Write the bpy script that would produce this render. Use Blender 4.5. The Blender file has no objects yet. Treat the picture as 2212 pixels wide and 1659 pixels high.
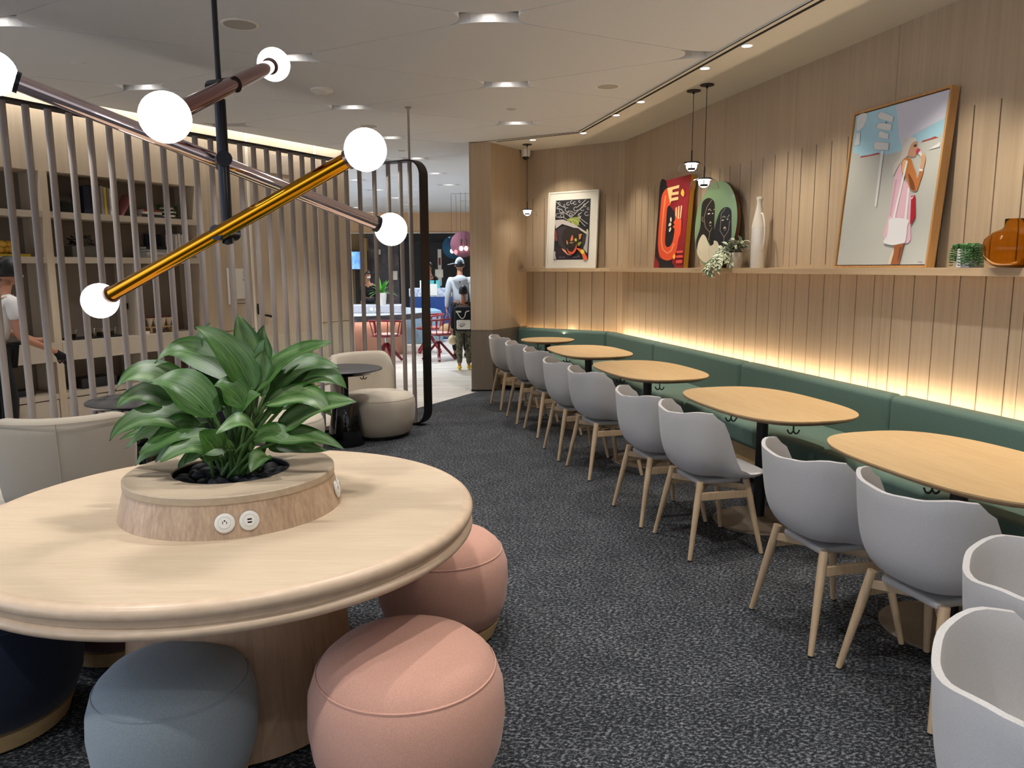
import bpy, bmesh, math, random
from mathutils import Vector, Matrix, Quaternion
C = bpy.context.scene.collection
PI = math.pi
rnd = random.Random(7)

# ------------------------------------------------------------------ camera, world, exposure
# world axes: +X points at the panelled wall, +Y runs along it, away from the viewer
YAW = math.radians(13.71); PITCH = math.radians(8.63); ROLL = math.radians(0.25)
CY, SY = math.cos(YAW), math.sin(YAW)
def V(x, y, z=None):
    """room point given as (sideways, ahead) of the viewer's standpoint"""
    p = (x*CY + y*SY, -x*SY + y*CY)
    return p if z is None else (p[0], p[1], z)
cam_d = bpy.data.cameras.new('camera'); cam = bpy.data.objects.new('camera', cam_d); C.objects.link(cam)
cam_d.sensor_width = 36.0; cam_d.lens = 36.0*1661.0/2212.0; cam_d.clip_start = 0.05; cam_d.clip_end = 200
fw = Vector((0, math.cos(PITCH), -math.sin(PITCH))); r0 = Vector((1, 0, 0)); u0 = r0.cross(fw)
rt = math.cos(ROLL)*r0 - math.sin(ROLL)*u0; up = math.sin(ROLL)*r0 + math.cos(ROLL)*u0
RZ = Matrix.Rotation(-YAW, 3, 'Z')
rt, up, fw = RZ @ rt, RZ @ up, RZ @ fw
M = Matrix((rt, up, -fw)).transposed().to_4x4(); M.translation = (0, 0, 1.55)
cam.matrix_world = M
sc = bpy.context.scene; sc.camera = cam
sc.view_settings.view_transform = 'Standard'; sc.view_settings.look = 'None'
sc.view_settings.gamma = 1.0; sc.view_settings.use_curve_mapping = False
sc.view_settings.exposure = 0.55
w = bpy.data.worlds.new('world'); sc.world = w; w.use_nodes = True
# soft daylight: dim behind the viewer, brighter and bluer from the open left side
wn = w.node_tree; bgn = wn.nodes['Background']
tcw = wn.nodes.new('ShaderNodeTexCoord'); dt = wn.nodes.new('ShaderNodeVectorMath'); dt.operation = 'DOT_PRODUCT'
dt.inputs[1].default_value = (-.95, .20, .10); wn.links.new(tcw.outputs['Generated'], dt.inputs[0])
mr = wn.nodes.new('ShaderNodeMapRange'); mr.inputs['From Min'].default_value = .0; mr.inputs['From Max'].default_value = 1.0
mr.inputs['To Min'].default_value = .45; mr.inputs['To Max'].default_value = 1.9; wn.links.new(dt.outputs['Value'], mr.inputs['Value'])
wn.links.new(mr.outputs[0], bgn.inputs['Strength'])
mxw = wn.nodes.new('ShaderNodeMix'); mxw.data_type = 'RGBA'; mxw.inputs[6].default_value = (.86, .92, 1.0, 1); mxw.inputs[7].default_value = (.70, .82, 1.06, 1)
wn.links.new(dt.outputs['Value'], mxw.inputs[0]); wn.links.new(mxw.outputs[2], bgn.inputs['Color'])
sc.cycles.max_bounces = 7; sc.cycles.diffuse_bounces = 4; sc.cycles.glossy_bounces = 4
sc.cycles.transmission_bounces = 6; sc.cycles.transparent_max_bounces = 8
sc.cycles.use_denoising = True; sc.cycles.sample_clamp_indirect = 6.0
sc.cycles.caustics_reflective = False; sc.cycles.caustics_refractive = False

WARM = (1.0, 0.72, 0.42); SOFT = (1.0, 0.985, 0.97); COOL = (0.86, 0.94, 1.0)
def lamp(kind, name, loc, energy, color, target=None, **kw):
    d = bpy.data.lights.new(name, kind); d.energy = energy; d.color = color
    for k, v in kw.items(): setattr(d, k, v)
    o = bpy.data.objects.new(name, d); C.objects.link(o); o.location = loc
    if target is not None:
        o.rotation_euler = (Vector(target)-Vector(loc)).to_track_quat('-Z', 'Y').to_euler()
    return o

# ------------------------------------------------------------------ helpers
def lin(h):
    h = h.lstrip('#'); v = [int(h[i:i+2], 16)/255 for i in (0, 2, 4)]
    return tuple(x/12.92 if x <= .04045 else ((x+.055)/1.055)**2.4 for x in v)
def rgba(c):
    if isinstance(c, str): c = lin(c)
    return (c[0], c[1], c[2], 1.0)
def newmat(name):
    m = bpy.data.materials.new(name); m.use_nodes = True
    nt = m.node_tree; return m, nt, nt.nodes['Principled BSDF']
def node(nt, kind, **kw):
    n = nt.nodes.new(kind)
    for k, v in kw.items():
        if k.startswith('i_'): n.inputs[k[2:]].default_value = v
        else: setattr(n, k, v)
    return n
def plain(name, col, rough=.5, metal=0.0, spec=.5, emit=None, es=0.0, trans=0.0, ior=1.45, coat=0.0, sheen=0.0, alpha=1.0):
    m, nt, b = newmat(name)
    b.inputs['Base Color'].default_value = rgba(col); b.inputs['Roughness'].default_value = rough
    b.inputs['Metallic'].default_value = metal; b.inputs['Specular IOR Level'].default_value = spec
    b.inputs['Transmission Weight'].default_value = trans; b.inputs['IOR'].default_value = ior
    b.inputs['Coat Weight'].default_value = coat; b.inputs['Sheen Weight'].default_value = sheen
    b.inputs['Alpha'].default_value = alpha
    if emit is not None:
        b.inputs['Emission Color'].default_value = rgba(emit); b.inputs['Emission Strength'].default_value = es
    return m
def coords(nt, scale, rot=(0, 0, 0)):
    t = node(nt, 'ShaderNodeTexCoord'); mp = node(nt, 'ShaderNodeMapping')
    mp.inputs['Scale'].default_value = scale; mp.inputs['Rotation'].default_value = rot
    nt.links.new(t.outputs['Object'], mp.inputs['Vector']); return mp.outputs['Vector']
def ramp(nt, fac, stops):
    r = node(nt, 'ShaderNodeValToRGB'); e = r.color_ramp.elements
    while len(e) < len(stops): e.new(.5)
    for el, (p, c) in zip(e, stops): el.position = p; el.color = rgba(c)
    nt.links.new(fac, r.inputs[0]); return r.outputs[0]
def bump(nt, b, fac, strength, dist=.002):
    bp = node(nt, 'ShaderNodeBump', i_Strength=strength, i_Distance=dist)
    nt.links.new(fac, bp.inputs['Height']); nt.links.new(bp.outputs[0], b.inputs['Normal'])
def wood(name, c1, c2, grain=(60, 60, 1.6), rough=.45, detail=5, spread=(.35, .65), rot=(0, 0, 0), bs=.08, spec=.4):
    m, nt, b = newmat(name)
    n = node(nt, 'ShaderNodeTexNoise', i_Scale=1.0, i_Detail=float(detail), i_Roughness=.6)
    nt.links.new(coords(nt, grain, rot), n.inputs['Vector'])
    n2 = node(nt, 'ShaderNodeTexNoise', i_Scale=.16, i_Detail=2.0)
    nt.links.new(coords(nt, grain, rot), n2.inputs['Vector'])
    mx = node(nt, 'ShaderNodeMath', operation='MULTIPLY_ADD'); mx.inputs[1].default_value = .62
    sc2 = node(nt, 'ShaderNodeMath', operation='MULTIPLY'); sc2.inputs[1].default_value = .38
    nt.links.new(n2.outputs[0], sc2.inputs[0]); nt.links.new(n.outputs[0], mx.inputs[0]); nt.links.new(sc2.outputs[0], mx.inputs[2])
    nt.links.new(ramp(nt, mx.outputs[0], [(spread[0], c1), (spread[1], c2)]), b.inputs['Base Color'])
    b.inputs['Roughness'].default_value = rough; b.inputs['Specular IOR Level'].default_value = spec
    bump(nt, b, n.outputs[0], bs, .001); return m
def fabric(name, c1, c2, scale=420, rough=.9, bs=.25, sheen=.15, stretch=(1, 1, 1)):
    m, nt, b = newmat(name)
    n = node(nt, 'ShaderNodeTexNoise', i_Scale=1.0, i_Detail=3.0, i_Roughness=.7)
    nt.links.new(coords(nt, tuple(scale*s for s in stretch)), n.inputs['Vector'])
    nt.links.new(ramp(nt, n.outputs[0], [(.3, c1), (.7, c2)]), b.inputs['Base Color'])
    b.inputs['Roughness'].default_value = rough; b.inputs['Sheen Weight'].default_value = sheen
    b.inputs['Specular IOR Level'].default_value = .25
    bump(nt, b, n.outputs[0], bs, .0015); return m

class MB:
    """collects shapes; build() links them as ONE mesh object"""
    def __init__(s): s.v = []; s.f = []; s.m = []; s.s = []; s.uv = {}
    def add(s, vs, fs, mi=0, smooth=False):
        k = len(s.v); s.v += [tuple(p) for p in vs]
        for f in fs: s.f.append(tuple(i+k for i in f)); s.m.append(mi); s.s.append(smooth)
        return k
    def box(s, x0, x1, y0, y1, z0, z1, mi=0, T=None):
        vs = [Vector((x, y, z)) for z in (z0, z1) for y in (y0, y1) for x in (x0, x1)]
        if T is not None: vs = [T @ p for p in vs]
        s.add(vs, [(0, 2, 3, 1), (4, 5, 7, 6), (0, 1, 5, 4), (2, 6, 7, 3), (0, 4, 6, 2), (1, 3, 7, 5)], mi); return s
    def bar(s, a, b, wx, wy, mi=0, upv=(0, 0, 1)):
        a, b = Vector(a), Vector(b); d = (b-a).normalized(); u = Vector(upv)
        sx = d.cross(u)
        if sx.length < 1e-4: sx = d.cross(Vector((1, 0, 0)))
        sx.normalize(); sy = sx.cross(d)
        vs = []
        for p in (a, b):
            for q in ((-1, -1), (1, -1), (1, 1), (-1, 1)): vs.append(p+sx*q[0]*wx/2+sy*q[1]*wy/2)
        s.add(vs, [(3, 2, 1, 0), (4, 5, 6, 7), (0, 1, 5, 4), (1, 2, 6, 5), (2, 3, 7, 6), (3, 0, 4, 7)], mi); return s
    def tube(s, pts, r, n=12, mi=0, caps=True, smooth=True):
        pts = [Vector(p) for p in pts]; rs = r if isinstance(r, (list, tuple)) else [r]*len(pts)
        up_ = None; rings = []
        for i, p in enumerate(pts):
            t = (pts[min(i+1, len(pts)-1)]-pts[max(i-1, 0)]).normalized()
            if up_ is None:
                up_ = Vector((0, 0, 1)) if abs(t.z) < .9 else Vector((1, 0, 0))
            sx = t.cross(up_).normalized(); sy = sx.cross(t).normalized(); up_ = sy
            rings.append([p+sx*math.cos(2*PI*k/n)*rs[i]+sy*math.sin(2*PI*k/n)*rs[i] for k in range(n)])
        vs = [q for ring in rings for q in ring]; fs = []
        for i in range(len(pts)-1):
            for k in range(n):
                a, b_ = i*n+k, i*n+(k+1) % n
                fs.append((a, b_, b_+n, a+n))
        k0 = s.add(vs, fs, mi, smooth)
        if caps:
            s.f.append(tuple(k0+i for i in reversed(range(n)))); s.m.append(mi); s.s.append(False)
            e = k0+(len(pts)-1)*n; s.f.append(tuple(e+i for i in range(n))); s.m.append(mi); s.s.append(False)
        return s
    def lathe(s, prof, n=32, c=(0, 0, 0), mi=0, sx=1.0, sy=1.0, T=None, smooth=True, closed=False):
        """prof: (radius, z) pairs bottom to top; radius 0 ends close the shape"""
        c = Vector(c); vs = []; idx = []
        for r, z in prof:
            if r < 1e-6: idx.append([len(vs)]); vs.append(c+Vector((0, 0, z)))
            else:
                idx.append(list(range(len(vs), len(vs)+n)))
                vs += [c+Vector((r*sx*math.cos(2*PI*k/n), r*sy*math.sin(2*PI*k/n), z)) for k in range(n)]
        fs = []
        pr = list(zip(idx, idx[1:]))
        if closed: pr.append((idx[-1], idx[0]))
        for a, b_ in pr:
            for k in range(n):
                k2 = (k+1) % n
                if len(a) == 1 and len(b_) == 1: continue
                if len(a) == 1: fs.append((a[0], b_[k2], b_[k]))
                elif len(b_) == 1: fs.append((a[k], a[k2], b_[0]))
                else: fs.append((a[k], a[k2], b_[k2], b_[k]))
        if T is not None: vs = [T @ p for p in vs]
        s.add(vs, fs, mi, smooth); return s
    def ball(s, c, r, n=20, mi=0, sc_=(1, 1, 1), T=None):
        h = n//2; prof = [(math.sin(PI*i/h)*r if 0 < i < h else 0.0, -math.cos(PI*i/h)*r) for i in range(h+1)]
        vs0 = MB(); vs0.lathe(prof, n)
        Tm = T if T is not None else Matrix.Identity(4)
        vs = [Vector(c)+(Tm.to_3x3() @ Vector((p[0]*sc_[0], p[1]*sc_[1], p[2]*sc_[2]))) for p in vs0.v]
        s.add(vs, vs0.f, mi, True); return s
    def prism(s, poly, z0, z1, mi=0, T=None, smooth=False):
        n = len(poly); vs = [Vector((p[0], p[1], z0)) for p in poly]+[Vector((p[0], p[1], z1)) for p in poly]
        if T is not None: vs = [T @ p for p in vs]
        fs = [tuple(reversed(range(n))), tuple(range(n, 2*n))]
        k = s.add(vs, fs, mi, False)
        for i in range(n):
            s.f.append((k+i, k+(i+1) % n, k+n+(i+1) % n, k+n+i)); s.m.append(mi); s.s.append(smooth)
        return s
    def poly(s, pts, mi=0):
        s.add(pts, [tuple(range(len(pts)))], mi); return s
    def grid(s, fn, nu, nv, mi=0, smooth=True, wrap=False):
        vs = [fn(i/(nu-1 if not wrap else nu), j/(nv-1)) for i in range(nu) for j in range(nv)]; fs = []
        for i in range(nu if wrap else nu-1):
            i2 = (i+1) % nu
            for j in range(nv-1): fs.append((i*nv+j, i2*nv+j, i2*nv+j+1, i*nv+j+1))
        s.add(vs, fs, mi, smooth); return s
    def build(s, name, mats, parent=None, loc=None, rz=0.0, sharp=40, bevel=0.0, subsurf=0, solid=0.0, segs=2):
        me = bpy.data.meshes.new(name); me.from_pydata(s.v, [], s.f)
        if not isinstance(mats, (list, tuple)): mats = [mats]
        for m_ in mats: me.materials.append(m_)
        me.polygons.foreach_set('material_index', s.m); me.polygons.foreach_set('use_smooth', s.s)
        bm = bmesh.new(); bm.from_mesh(me); bmesh.ops.recalc_face_normals(bm, faces=bm.faces); bm.to_mesh(me); bm.free()
        me.update()
        if any(s.s) and sharp: me.set_sharp_from_angle(angle=math.radians(sharp))
        o = bpy.data.objects.new(name, me); C.objects.link(o)
        if parent is not None: o.parent = parent
        if loc is not None: o.location = loc
        if rz: o.rotation_euler = (0, 0, rz)
        if solid: md = o.modifiers.new('solid', 'SOLIDIFY'); md.thickness = solid; md.offset = 0
        if bevel: md = o.modifiers.new('bevel', 'BEVEL'); md.width = bevel; md.segments = segs; md.limit_method = 'ANGLE'
        if subsurf: md = o.modifiers.new('sub', 'SUBSURF'); md.levels = subsurf; md.render_levels = subsurf
        return o
def tag(o, label, cat, group=None, kind=None):
    o['label'] = label; o['category'] = cat
    if group: o['group'] = group
    if kind: o['kind'] = kind
    return o
def thing(name, label, cat, loc=(0, 0, 0), rz=0.0, group=None):
    o = bpy.data.objects.new(name, None); C.objects.link(o); o.empty_display_size = .1
    o.location = loc; o.rotation_euler = (0, 0, rz); return tag(o, label, cat, group)
def struct(o): o['kind'] = 'structure'; return o
def dup(root, loc, rz=0.0, label=None, group=None, scale=None):
    r = root.copy(); C.objects.link(r); r.location = loc; r.rotation_euler = (0, 0, rz)
    if label: r['label'] = label
    if group: r['group'] = group
    if scale: r.scale = scale
    for ch in list(root.children):
        c = ch.copy(); C.objects.link(c); c.parent = r
        for g in list(ch.children):
            d = g.copy(); C.objects.link(d); d.parent = c
    return r
def smooth_closed(pts, k=6):
    n = len(pts); out = []
    for i in range(n):
        p0, p1, p2, p3 = (Vector(pts[(i+j-1) % n]) for j in range(4))
        for q in range(k):
            t = q/k
            out.append(.5*((2*p1)+(p2-p0)*t+(2*p0-5*p1+4*p2-p3)*t*t+(3*p1-p0-3*p2+p3)*t**3))
    return [tuple(p) for p in out]
def smooth_open(pts, k=6):
    P = [Vector(p) for p in pts]; P = [2*P[0]-P[1]]+P+[2*P[-1]-P[-2]]; out = []
    for i in range(1, len(P)-2):
        p0, p1, p2, p3 = P[i-1:i+3]
        for q in range(k):
            t = q/k; out.append(.5*((2*p1)+(p2-p0)*t+(2*p0-5*p1+4*p2-p3)*t*t+(3*p1-p0-3*p2+p3)*t**3))
    out.append(P[-2]); return out
def superell(a, b, e=2.5, n=64, c=(0, 0)):
    o = []
    for k in range(n):
        t = 2*PI*k/n; ct, st = math.cos(t), math.sin(t)
        o.append((c[0]+a*math.copysign(abs(ct)**(2/e), ct), c[1]+b*math.copysign(abs(st)**(2/e), st)))
    return o
def text_mesh(name, body, size, mat, parent, loc, rot, align='CENTER', extrude=.0006):
    cu = bpy.data.curves.new(name, 'FONT'); cu.body = body; cu.size = size; cu.extrude = extrude
    cu.align_x = align; cu.align_y = 'CENTER'; cu.materials.append(mat)
    o = bpy.data.objects.new(name, cu); C.objects.link(o); o.parent = parent; o.location = loc; o.rotation_euler = rot
    return o

# ------------------------------------------------------------------ materials
M_wall = wood('oak panelling', '#a28c72', '#b8a48a', (38, 38, 1.1), rough=.55, bs=.03, spread=(.25, .75))
M_shelf = wood('oak shelf board', '#ab9272', '#bfa687', (30, 1.2, 30), rough=.5, bs=.05)
M_bronze = wood('bronze laminate', '#6c5f50', '#75685a', (30, 30, 2), rough=.45, bs=.02)
M_ceil = plain('ceiling board', '#d2d3d6', .9)
M_ceil2 = plain('ceiling recess', '#cfcac2', .9)
M_soffit = plain('soffit paint', '#dcd6ca', .85)
M_black = plain('black powder coat', '#0c0b0b', .45)
M_blackgloss = plain('black gloss lacquer', '#050506', .08, coat=.4)
M_slot = plain('slot black', '#050505', .8)
M_white = plain('white paint', '#e2ded6', .5)
M_creamwall = wood('pale wall laminate', '#b5a48d', '#c3b39d', (30, 30, 1), rough=.6, bs=.02)
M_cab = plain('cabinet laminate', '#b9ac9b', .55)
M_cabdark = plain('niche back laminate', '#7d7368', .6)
M_wains = plain('wainscot laminate', '#bfb49d', .55)
M_slat = wood('greyed oak slat', '#8f847c', '#a89d95', (60, 60, 2.5), rough=.6, bs=.1)
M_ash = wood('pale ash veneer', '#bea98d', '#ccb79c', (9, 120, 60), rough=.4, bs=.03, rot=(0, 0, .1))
M_ashedge = wood('pale ash edging', '#bfa68b', '#d2b99e', (20, 20, 50), rough=.38, bs=.05)
M_ashv = wood('striped ash wrap', '#9a8068', '#c2a88c', (110, 110, .5), rough=.45, bs=.06, spread=(.33, .66))
M_ashtop = wood('grey ash lid', '#a9977f', '#b8a68e', (9, 110, 60), rough=.45, bs=.03)
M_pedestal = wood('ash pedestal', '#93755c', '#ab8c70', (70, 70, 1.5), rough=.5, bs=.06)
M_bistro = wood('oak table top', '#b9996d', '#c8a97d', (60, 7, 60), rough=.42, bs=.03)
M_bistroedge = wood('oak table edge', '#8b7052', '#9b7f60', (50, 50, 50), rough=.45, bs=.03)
M_leg = wood('beech leg', '#b99d7a', '#cbb08e', (60, 60, 4), rough=.45, bs=.04)
M_chair = fabric('pale grey wool', '#aeaaa6', '#c2beba', 500, bs=.3, stretch=(1, .35, 1.6))
M_lounge = fabric('beige upholstery', '#b0a492', '#beb3a2', 500, bs=.15)
M_green = fabric('sage green hide', '#53695f', '#61786d', 120, rough=.55, bs=.08, sheen=.05)
M_pink = fabric('dusty pink weave', '#b08270', '#c79985', 330, bs=.35)
M_greyblue = fabric('grey blue weave', '#768086', '#8f989d', 330, bs=.35)
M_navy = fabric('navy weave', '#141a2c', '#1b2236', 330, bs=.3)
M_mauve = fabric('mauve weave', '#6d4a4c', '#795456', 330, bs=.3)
M_plywood = wood('pale wood plinth', '#b89667', '#c8a878', (40, 40, 40), rough=.5)
M_rubber = plain('black glide', '#0a0a0a', .7)
M_chrome = plain('brushed steel', '#b9babd', .22, metal=1.0)
M_gun = plain('gunmetal', '#2b2b2f', .28, metal=.85)
M_gold = plain('amber mirror glass', '#c98a1c', .06, metal=1.0)
M_rose = plain('rose mirror glass', '#d9c4c2', .06, metal=1.0)
M_oxred = plain('oxblood mirror glass', '#7c3f3d', .07, metal=1.0)
M_copper = plain('dark copper collar', '#7d6a63', .3, metal=1.0)
M_globe = plain('opal globe', '#ffffff', .4, emit=(1.0, .97, .93), es=4.0)
M_downl = plain('lit downlight lens', '#ffffff', .4, emit=(1.0, .93, .84), es=14)
M_pendlens = plain('lit pendant disc', '#ffffff', .4, emit=(1.0, .93, .84), es=4)
M_glass = plain('clear glass', '#ffffff', .02, trans=1.0, ior=1.25)
M_amber = plain('amber glass', '#e6b95a', .03, trans=1.0, ior=1.2)
M_plastic = plain('white plastic', '#dcdad2', .35)
M_ceramic = plain('white glazed ceramic', '#d9d3c9', .12, coat=.5)
M_ceramicmatt = plain('white unglazed ceramic', '#ccc4b8', .7)
M_soil = plain('potting soil', '#15100c', .95)
M_skin = plain('skin', '#a9765c', .6)
M_tile = None
# ------------------------------------------------------------------ setting
def carpet_mat():
    m, nt, b = newmat('flecked carpet')
    n = node(nt, 'ShaderNodeTexNoise', i_Scale=1.0, i_Detail=4.0, i_Roughness=.75)
    nt.links.new(coords(nt, (62, 95, 60), (0, 0, .5)), n.inputs['Vector'])
    n2 = node(nt, 'ShaderNodeTexNoise', i_Scale=5.0, i_Detail=2.0)
    nt.links.new(coords(nt, (1, 1, 1)), n2.inputs['Vector'])
    ad = node(nt, 'ShaderNodeMath', operation='MULTIPLY_ADD'); ad.inputs[1].default_value = .07
    nt.links.new(n2.outputs[0], ad.inputs[0]); nt.links.new(n.outputs[0], ad.inputs[2])
    c = ramp(nt, ad.outputs[0], [(.46, '#1d1f22'), (.54, '#2c2e32'), (.60, '#606163'), (.70, '#858584')])
    nt.links.new(c, b.inputs['Base Color']); b.inputs['Roughness'].default_value = .95
    b.inputs['Specular IOR Level'].default_value = .15; bump(nt, b, n.outputs[0], .5, .004); return m
M_carpet = carpet_mat()
def tile_mat():
    m, nt, b = newmat('cream stone tile')
    br = node(nt, 'ShaderNodeTexBrick', i_Scale=1.0); br.offset = .5
    br.inputs['Brick Width'].default_value = 1.2; br.inputs['Row Height'].default_value = .6; br.inputs['Mortar Size'].default_value = .003
    nt.links.new(coords(nt, (1, 1, 1), (0, 0, .24)), br.inputs['Vector'])
    n = node(nt, 'ShaderNodeTexNoise', i_Scale=1.0, i_Detail=6.0, i_Distortion=1.2)
    nt.links.new(coords(nt, (.8, 4, 1), (0, 0, .24)), n.inputs['Vector'])
    c = ramp(nt, n.outputs[0], [(.3, '#b9b0a2'), (.55, '#d2cabd'), (.75, '#ddd7cb')])
    nt.links.new(c, br.inputs['Color1']); nt.links.new(c, br.inputs['Color2']); br.inputs['Mortar'].default_value = rgba('#a29a8d')
    nt.links.new(br.outputs[0], b.inputs['Base Color']); b.inputs['Roughness'].default_value = .32; return m
M_tile = tile_mat()

K = Vector((2.643, 9.99)); BEND = Vector((3.579, 8.925)); EB = (BEND-K).normalized(); MB_N = Vector((-EB.y*-1, -EB.x)) * -1
# normal of the short wall towards the room
MB_N = Vector((EB.y, -EB.x)); MB_N = MB_N if MB_N.y < 0 else -MB_N
def mitre(d): return (3.579-d, 8.925-d*(1+MB_N.x)/(-MB_N.y))
def atK(d): return (K.x+MB_N.x*d, K.y+MB_N.y*d)

# floors
carpet = [(3.68, -3), (3.68, 8.95), (2.70, 10.02), (1.79, 9.36), (1.242, 8.743), (.93, 8.42), (.45, 8.02), (.20, 7.88), (-.05, 7.66), (-.32, 7.35), (-.72, 6.92), (-1.33, 6.25), (-1.98, 5.42), (-2.5, 4.8), (-3.4, 3.6), (-4.4, 2.2), (-4.4, -3)]
m = MB(); m.prism(carpet, -.03, 0.0); struct(m.build('floor', M_carpet))
m = MB(); m.box(-12, 9, -3, 27, -.06, -.008)
o = struct(m.build('floor_tile', M_tile))

# ceiling: lozenge boards with rounded corners hung under a plain upper ceiling
LA = Vector((-2.085, 8.411)); LANG = math.radians(46.04); LD = Vector((math.cos(LANG), math.sin(LANG))); LN = Vector((LD.y, -LD.x))
def Lw(s, o_, z=None):
    p = LA+LD*s-LN*o_
    return (p.x, p.y) if z is None else (p.x, p.y, z)
COVE = .27
O0 = Vector((1.044, 4.842)); LB = Vector((-1.22, 1.21)); LC = Vector((1.72, .45))
def lat(i, j): return O0+LB*i+LC*j
def rounded(poly, t=.30, k=7):
    out = []; n = len(poly)
    for i in range(n):
        p, a, b_ = poly[i], poly[i-1], poly[(i+1) % n]
        q0 = p+(a-p).normalized()*t; q1 = p+(b_-p).normalized()*t
        ang = (a-p).angle(b_-p); r = t*math.tan(ang/2)
        c = p+((a-p).normalized()+(b_-p).normalized()).normalized()*(r/math.sin(ang/2))
        v0, v1 = q0-c, q1-c; tot = v0.angle_signed(v1)
        for s in range(k+1):
            u_ = s/k; th = -tot*u_
            out.append(c+Vector((v0.x*math.cos(th)-v0.y*math.sin(th), v0.x*math.sin(th)+v0.y*math.cos(th))))
    return out
def clip_half(poly, p0, n_):
    out = []
    for i in range(len(poly)):
        a, b_ = poly[i], poly[(i+1) % len(poly)]; da, db = (a-p0).dot(n_), (b_-p0).dot(n_)
        if da >= 0: out.append(a)
        if da*db < 0: out.append(a+(b_-a)*(da/(da-db)))
    return out
EDGE = LA+LN*COVE
m = MB()
for i in range(-8, 16):
    for j in range(-7, 14):
        c = lat(i+.5, j+.5)
        if not (-7 < c.x < 5.5 and -3.2 < c.y < 25): continue
        quad = [lat(i, j), lat(i+1, j), lat(i+1, j+1), lat(i, j+1)]
        cc = c; quad = [cc+(q-cc)*.9955 for q in quad]
        if (quad[1]-quad[0]).cross(quad[2]-quad[1]) < 0: quad.reverse()
        poly = rounded(quad)
        s_ = (c-LA).dot(LD)
        if s_ < 4.2: poly = clip_half(poly, EDGE, LN)
        if len(poly) > 2: m.prism([(p.x, p.y) for p in poly], 3.05, 3.112)
struct(m.build('ceiling', M_ceil))
up1 = [Vector(p) for p in [(-9, -3.3), (6, -3.3), (6, 27), (-12, 27), (-12, 2)]]
m = MB(); m.prism([(p.x, p.y) for p in clip_half(up1, EDGE, LN)], 3.116, 3.2)
# far hall beyond the end of the buffet wall
far = [Vector(Lw(3.62, -.3)), Vector(Lw(20, -.3)), Vector((-12, 27)), Vector(Lw(3.62, 6))]
m.prism([(p.x, p.y) for p in far], 3.117, 3.2)
struct(m.build('ceiling_upper', M_ceil2))
# cove above the buffet wall
m = MB(); T = Matrix.Translation((LA.x, LA.y, 0)) @ Matrix.Rotation(LANG, 4, 'Z')
m.box(-3.4, 3.62, -COVE-.012, -COVE, 3.05, 3.34, T=T); m.box(-3.4, 3.62, -COVE-.012, .45, 3.34, 3.40, T=T); m.box(3.58, 3.62, -COVE, 0, 3.05, 3.34, T=T)
struct(m.build('trim_cove', M_ceil))

# lowered soffit along the panelled wall with its black slot
edge = [(2.735, -3), (2.765, 5.0), (2.835, 8.47), (2.00, 9.34)]
sof = edge+[(2.05, 9.42), (2.643, 9.99), (3.60, 8.93), (3.60, -3)]
m = MB(); m.prism(sof, 3.040, 3.115); struct(m.build('ceiling_soffit', M_soffit))
m = MB()
sl = [Vector((p[0], p[1], 3.0385)) for p in [(2.795, -3), (2.82, 5.0), (2.885, 8.50), (2.10, 9.32)]]
for a, b_ in zip(sl, sl[1:]): m.bar(a, b_, .022, .004)
e2 = [Vector((p[0], p[1], 3.0385)) for p in [(2.737, -3), (2.767, 5.0), (2.837, 8.475), (1.80, 9.48)]]
for a, b_ in zip(e2, e2[1:]): m.bar(a, b_, .006, .004)
struct(m.build('trim_ceiling_slot', M_slot))

# panelled walls: strips with routed grooves, board joints every 1.08 m
def panelled(L0, L1, joints, grooves, flip):
    """strips along x from L0 to L1, face at y=0, room on -y"""
    m = MB(); cuts = sorted([(g, .009, 'g') for g in grooves]+[(j, .0035, 'j') for j in joints])
    x = L0
    for g, wd, k in cuts:
        m.box(x, g-wd/2, 0, .014, 0, 3.05)
        if k == 'g':
            m.box(g-wd/2, g+wd/2, 0, .014, 2.435, 3.05); m.box(g-wd/2, g+wd/2, .0, .014, 1.50, 1.56)
        x = g+wd/2
    m.box(x, L1, 0, .014, 0, 3.05); m.box(L0, L1, .014, .10, 0, 3.05)
    return m
J0 = 5.442
joints = [J0+1.0715*k for k in range(-7, 4) if J0+1.0715*k < 8.8]
grooves = []
for j in [J0+1.0715*k for k in range(-8, 4)]:
    grooves += [j+.081+.1782*q for q in range(6)]
# the long wall: local x runs towards the viewer, so the room lies on local -y
m = panelled(-3.0, 8.925, joints, [g for g in grooves if -2.9 < g < 8.88], False)
mm = MB(); mm.v = [(3.579+p[1], p[0], p[2]) for p in m.v]; mm.f = [tuple(reversed(f)) for f in m.f]; mm.m = m.m; mm.s = m.s
struct(mm.build('wall_right', M_wall))
LBK = (BEND-K).length
m = panelled(-.05, LBK, [.44, LBK-.07], [.10+.178*q for q in range(8) if abs(.10+.178*q-.44) > .01 and .10+.178*q < LBK-.03], False)
angb = math.atan2(EB.y, EB.x)
o = struct(m.build('wall_back', M_wall, loc=(K.x, K.y, 0), rz=angb))
# column at the end of the bench
colp = [(1.785, 9.475), (2.045, 9.405), (2.643, 9.99), (2.78, 10.12), (2.10, 10.75)]
m = MB(); m.prism(colp, .775, 3.05, 0); m.prism([(p[0]*.9985+.002, p[1]*.9985+.012) for p in colp], .768, .776, 1)
m.prism(colp, 0.0, .768, 1)
struct(m.build('column', [M_wall, M_bronze]))
m = MB(); m.prism([(1.778, 9.466), (2.048, 9.394), (2.1, 9.45), (1.83, 9.53)], 0, .02); struct(m.build('trim_column_foot', M_slot))

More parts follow.
